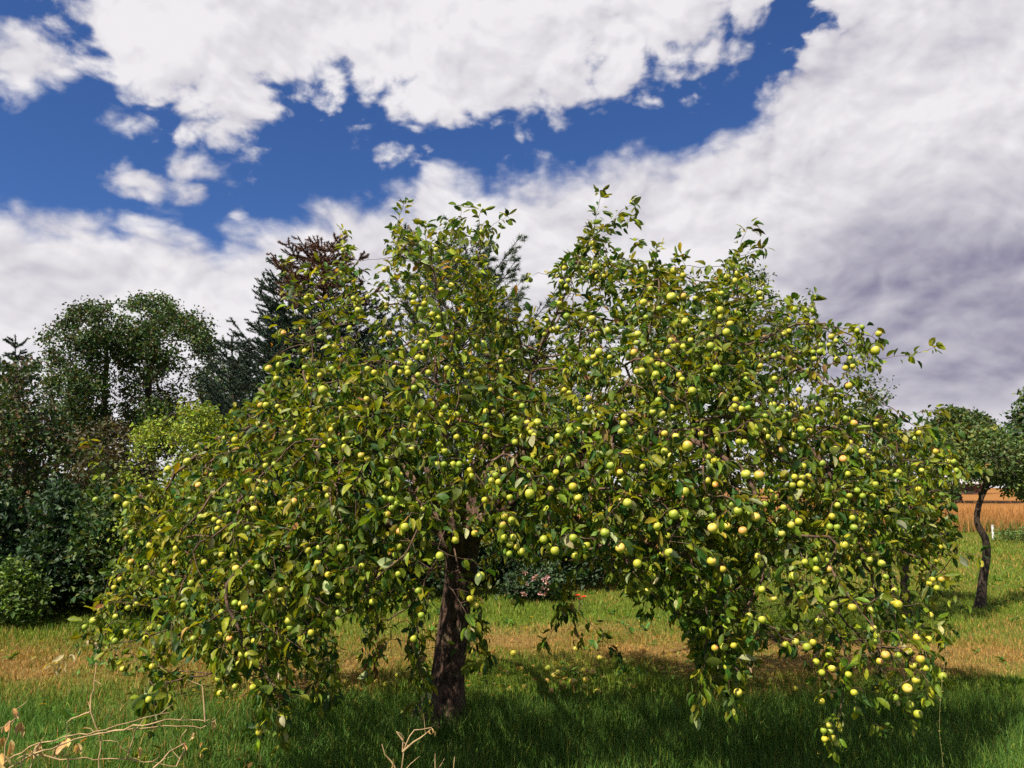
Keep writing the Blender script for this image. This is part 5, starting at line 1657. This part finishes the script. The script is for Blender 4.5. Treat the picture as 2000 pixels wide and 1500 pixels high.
Yd = 3.1
dead_weed('tangle of long dry tan stalks with withered leaves in the lower left corner', (60, 1800, Yd),
          [[(-60, 1560, Yd), (0, 1495, Yd), (75, 1453, Yd), (187, 1428, Yd), (280, 1402, Yd + .05), (330, 1392, Yd + .1), 'root'],
           [(-30, 1580, Yd), (20, 1500, Yd - .05), (100, 1462, Yd - .05), (187, 1434, Yd), (322, 1418, Yd + .05), (392, 1419, Yd + .1), (422, 1406, Yd + .12), 'root'],
           [(187, 1434, Yd), (303, 1411, Yd + .03), (322, 1406, Yd + .06), (403, 1408, Yd + .1)],
           [(190, 1560, Yd), (194, 1500, Yd), (194, 1430, Yd + .02), (176, 1389, Yd + .03), (182, 1345, Yd + .05), (188, 1294, Yd + .08), 'root'],
           [(176, 1391, Yd + .03), (150, 1400, Yd + .05), (130, 1412, Yd + .06)],
           [(60, 1500, Yd + .1), (120, 1484, Yd + .1), (247, 1484, Yd + .15), (345, 1497, Yd + .2), 'root'],
           [(247, 1484, Yd + .15), (266, 1430, Yd + .12), (282, 1405, Yd + .1)],
           [(345, 1497, Yd + .2), (362, 1460, Yd + .2), (352, 1448, Yd + .2), (365, 1425, Yd + .2)],
           [(300, 1500, Yd + .15), (330, 1470, Yd + .16), (360, 1452, Yd + .2)],
           [(10, 1500, Yd - .1), (18, 1440, Yd - .1), (32, 1385, Yd - .1), 'root'],
           [(40, 1520, Yd - .08), (60, 1470, Yd - .06), (78, 1448, Yd - .05), (86, 1440, Yd - .05), 'root'],
           [(130, 1520, Yd + .1), (122, 1470, Yd + .05), (135, 1440, Yd + .02), 'root'],
           [(401, 1410, Yd + .1), (398, 1375, Yd + .1), (395, 1340, Yd + .12)]],
          [(43, 1412, Yd - .08, .055, 0), (22, 1445, Yd - .1, .06, .1), (30, 1385, Yd - .1, .035, .2), (78, 1450, Yd, .05, -.1), (18, 1410, Yd - .1, .04, -.2), (272, 1455, Yd + .12, .045, .1), (128, 1440, Yd, .05, 0), (150, 1450, Yd, .045, .2), (4, 1440, Yd - .1, .05, 0),
           (420, 1408, Yd + .12, .035, .5), (360, 1450, Yd + .2, .035, 0), (60, 1465, Yd, .05, .1), (5, 1475, Yd - .1, .05, .2), (375, 1430, Yd + .1, .03, 0), (392, 1470, Yd + .15, .03, .1)])
dead_weed('small forked dry weed standing in the dark grass at the bottom centre', (787, 1900, 3.2),
          [[(787, 1560, 3.2), (786, 1500, 3.2), (787, 1468, 3.2), (800, 1436, 3.2), (822, 1424, 3.22), (843, 1421, 3.24), 'root'],
           [(787, 1468, 3.2), (808, 1450, 3.18), (830, 1432, 3.17), (842, 1424, 3.15)],
           [(787, 1446, 3.2), (780, 1438, 3.2), (774, 1429, 3.2)], [(787, 1468, 3.2), (787, 1446, 3.2)],
           [(785, 1520, 3.2), (768, 1496, 3.2), (752, 1474, 3.2), (746, 1453, 3.2)],
           [(848, 1600, 3.2), (850, 1500, 3.2), (850, 1472, 3.2), 'root'], [(884, 1600, 3.2), (887, 1500, 3.2), (888, 1478, 3.2), 'root']],
          [(765, 1483, 3.2, .03, .2), (842, 1424, 3.15, .022, .4)], .0045)
tg_ = P(1838, 1560, 3.6); tg_[2] = float(ground_z(tg_[0], tg_[1]))
gs = empty('grass_stalk', tg_, 'single thin tall grass stalk in front of the right hanging branches', 'grass stalk')
q = spline(np.vstack([tg_, [P(*p_) for p_ in ((1842, 1500, 3.6), (1835, 1430, 3.6), (1838, 1350, 3.62), (1848, 1275, 3.65))]]), .04)
part('stem', *tube(q, np.linspace(.0014, .0006, len(q)), 5), plain_mat('grass_stalk', (.08, .10, .025), (.18, .18, .06), 20), gs)
sd = q[-14:]
bs = np.repeat(sd, 5, 0)
co, fs, cv = small_leaf_mesh(bs, unit(rng.normal(0, .5, (len(bs), 3)) + np.array([0, 0, 1.])), np.full(len(bs), .009), .2, .8, palette(len(bs), [(.3, .24, .08)], [1]))
part('seed_head', co, fs, M_POD, gs, cv, False)
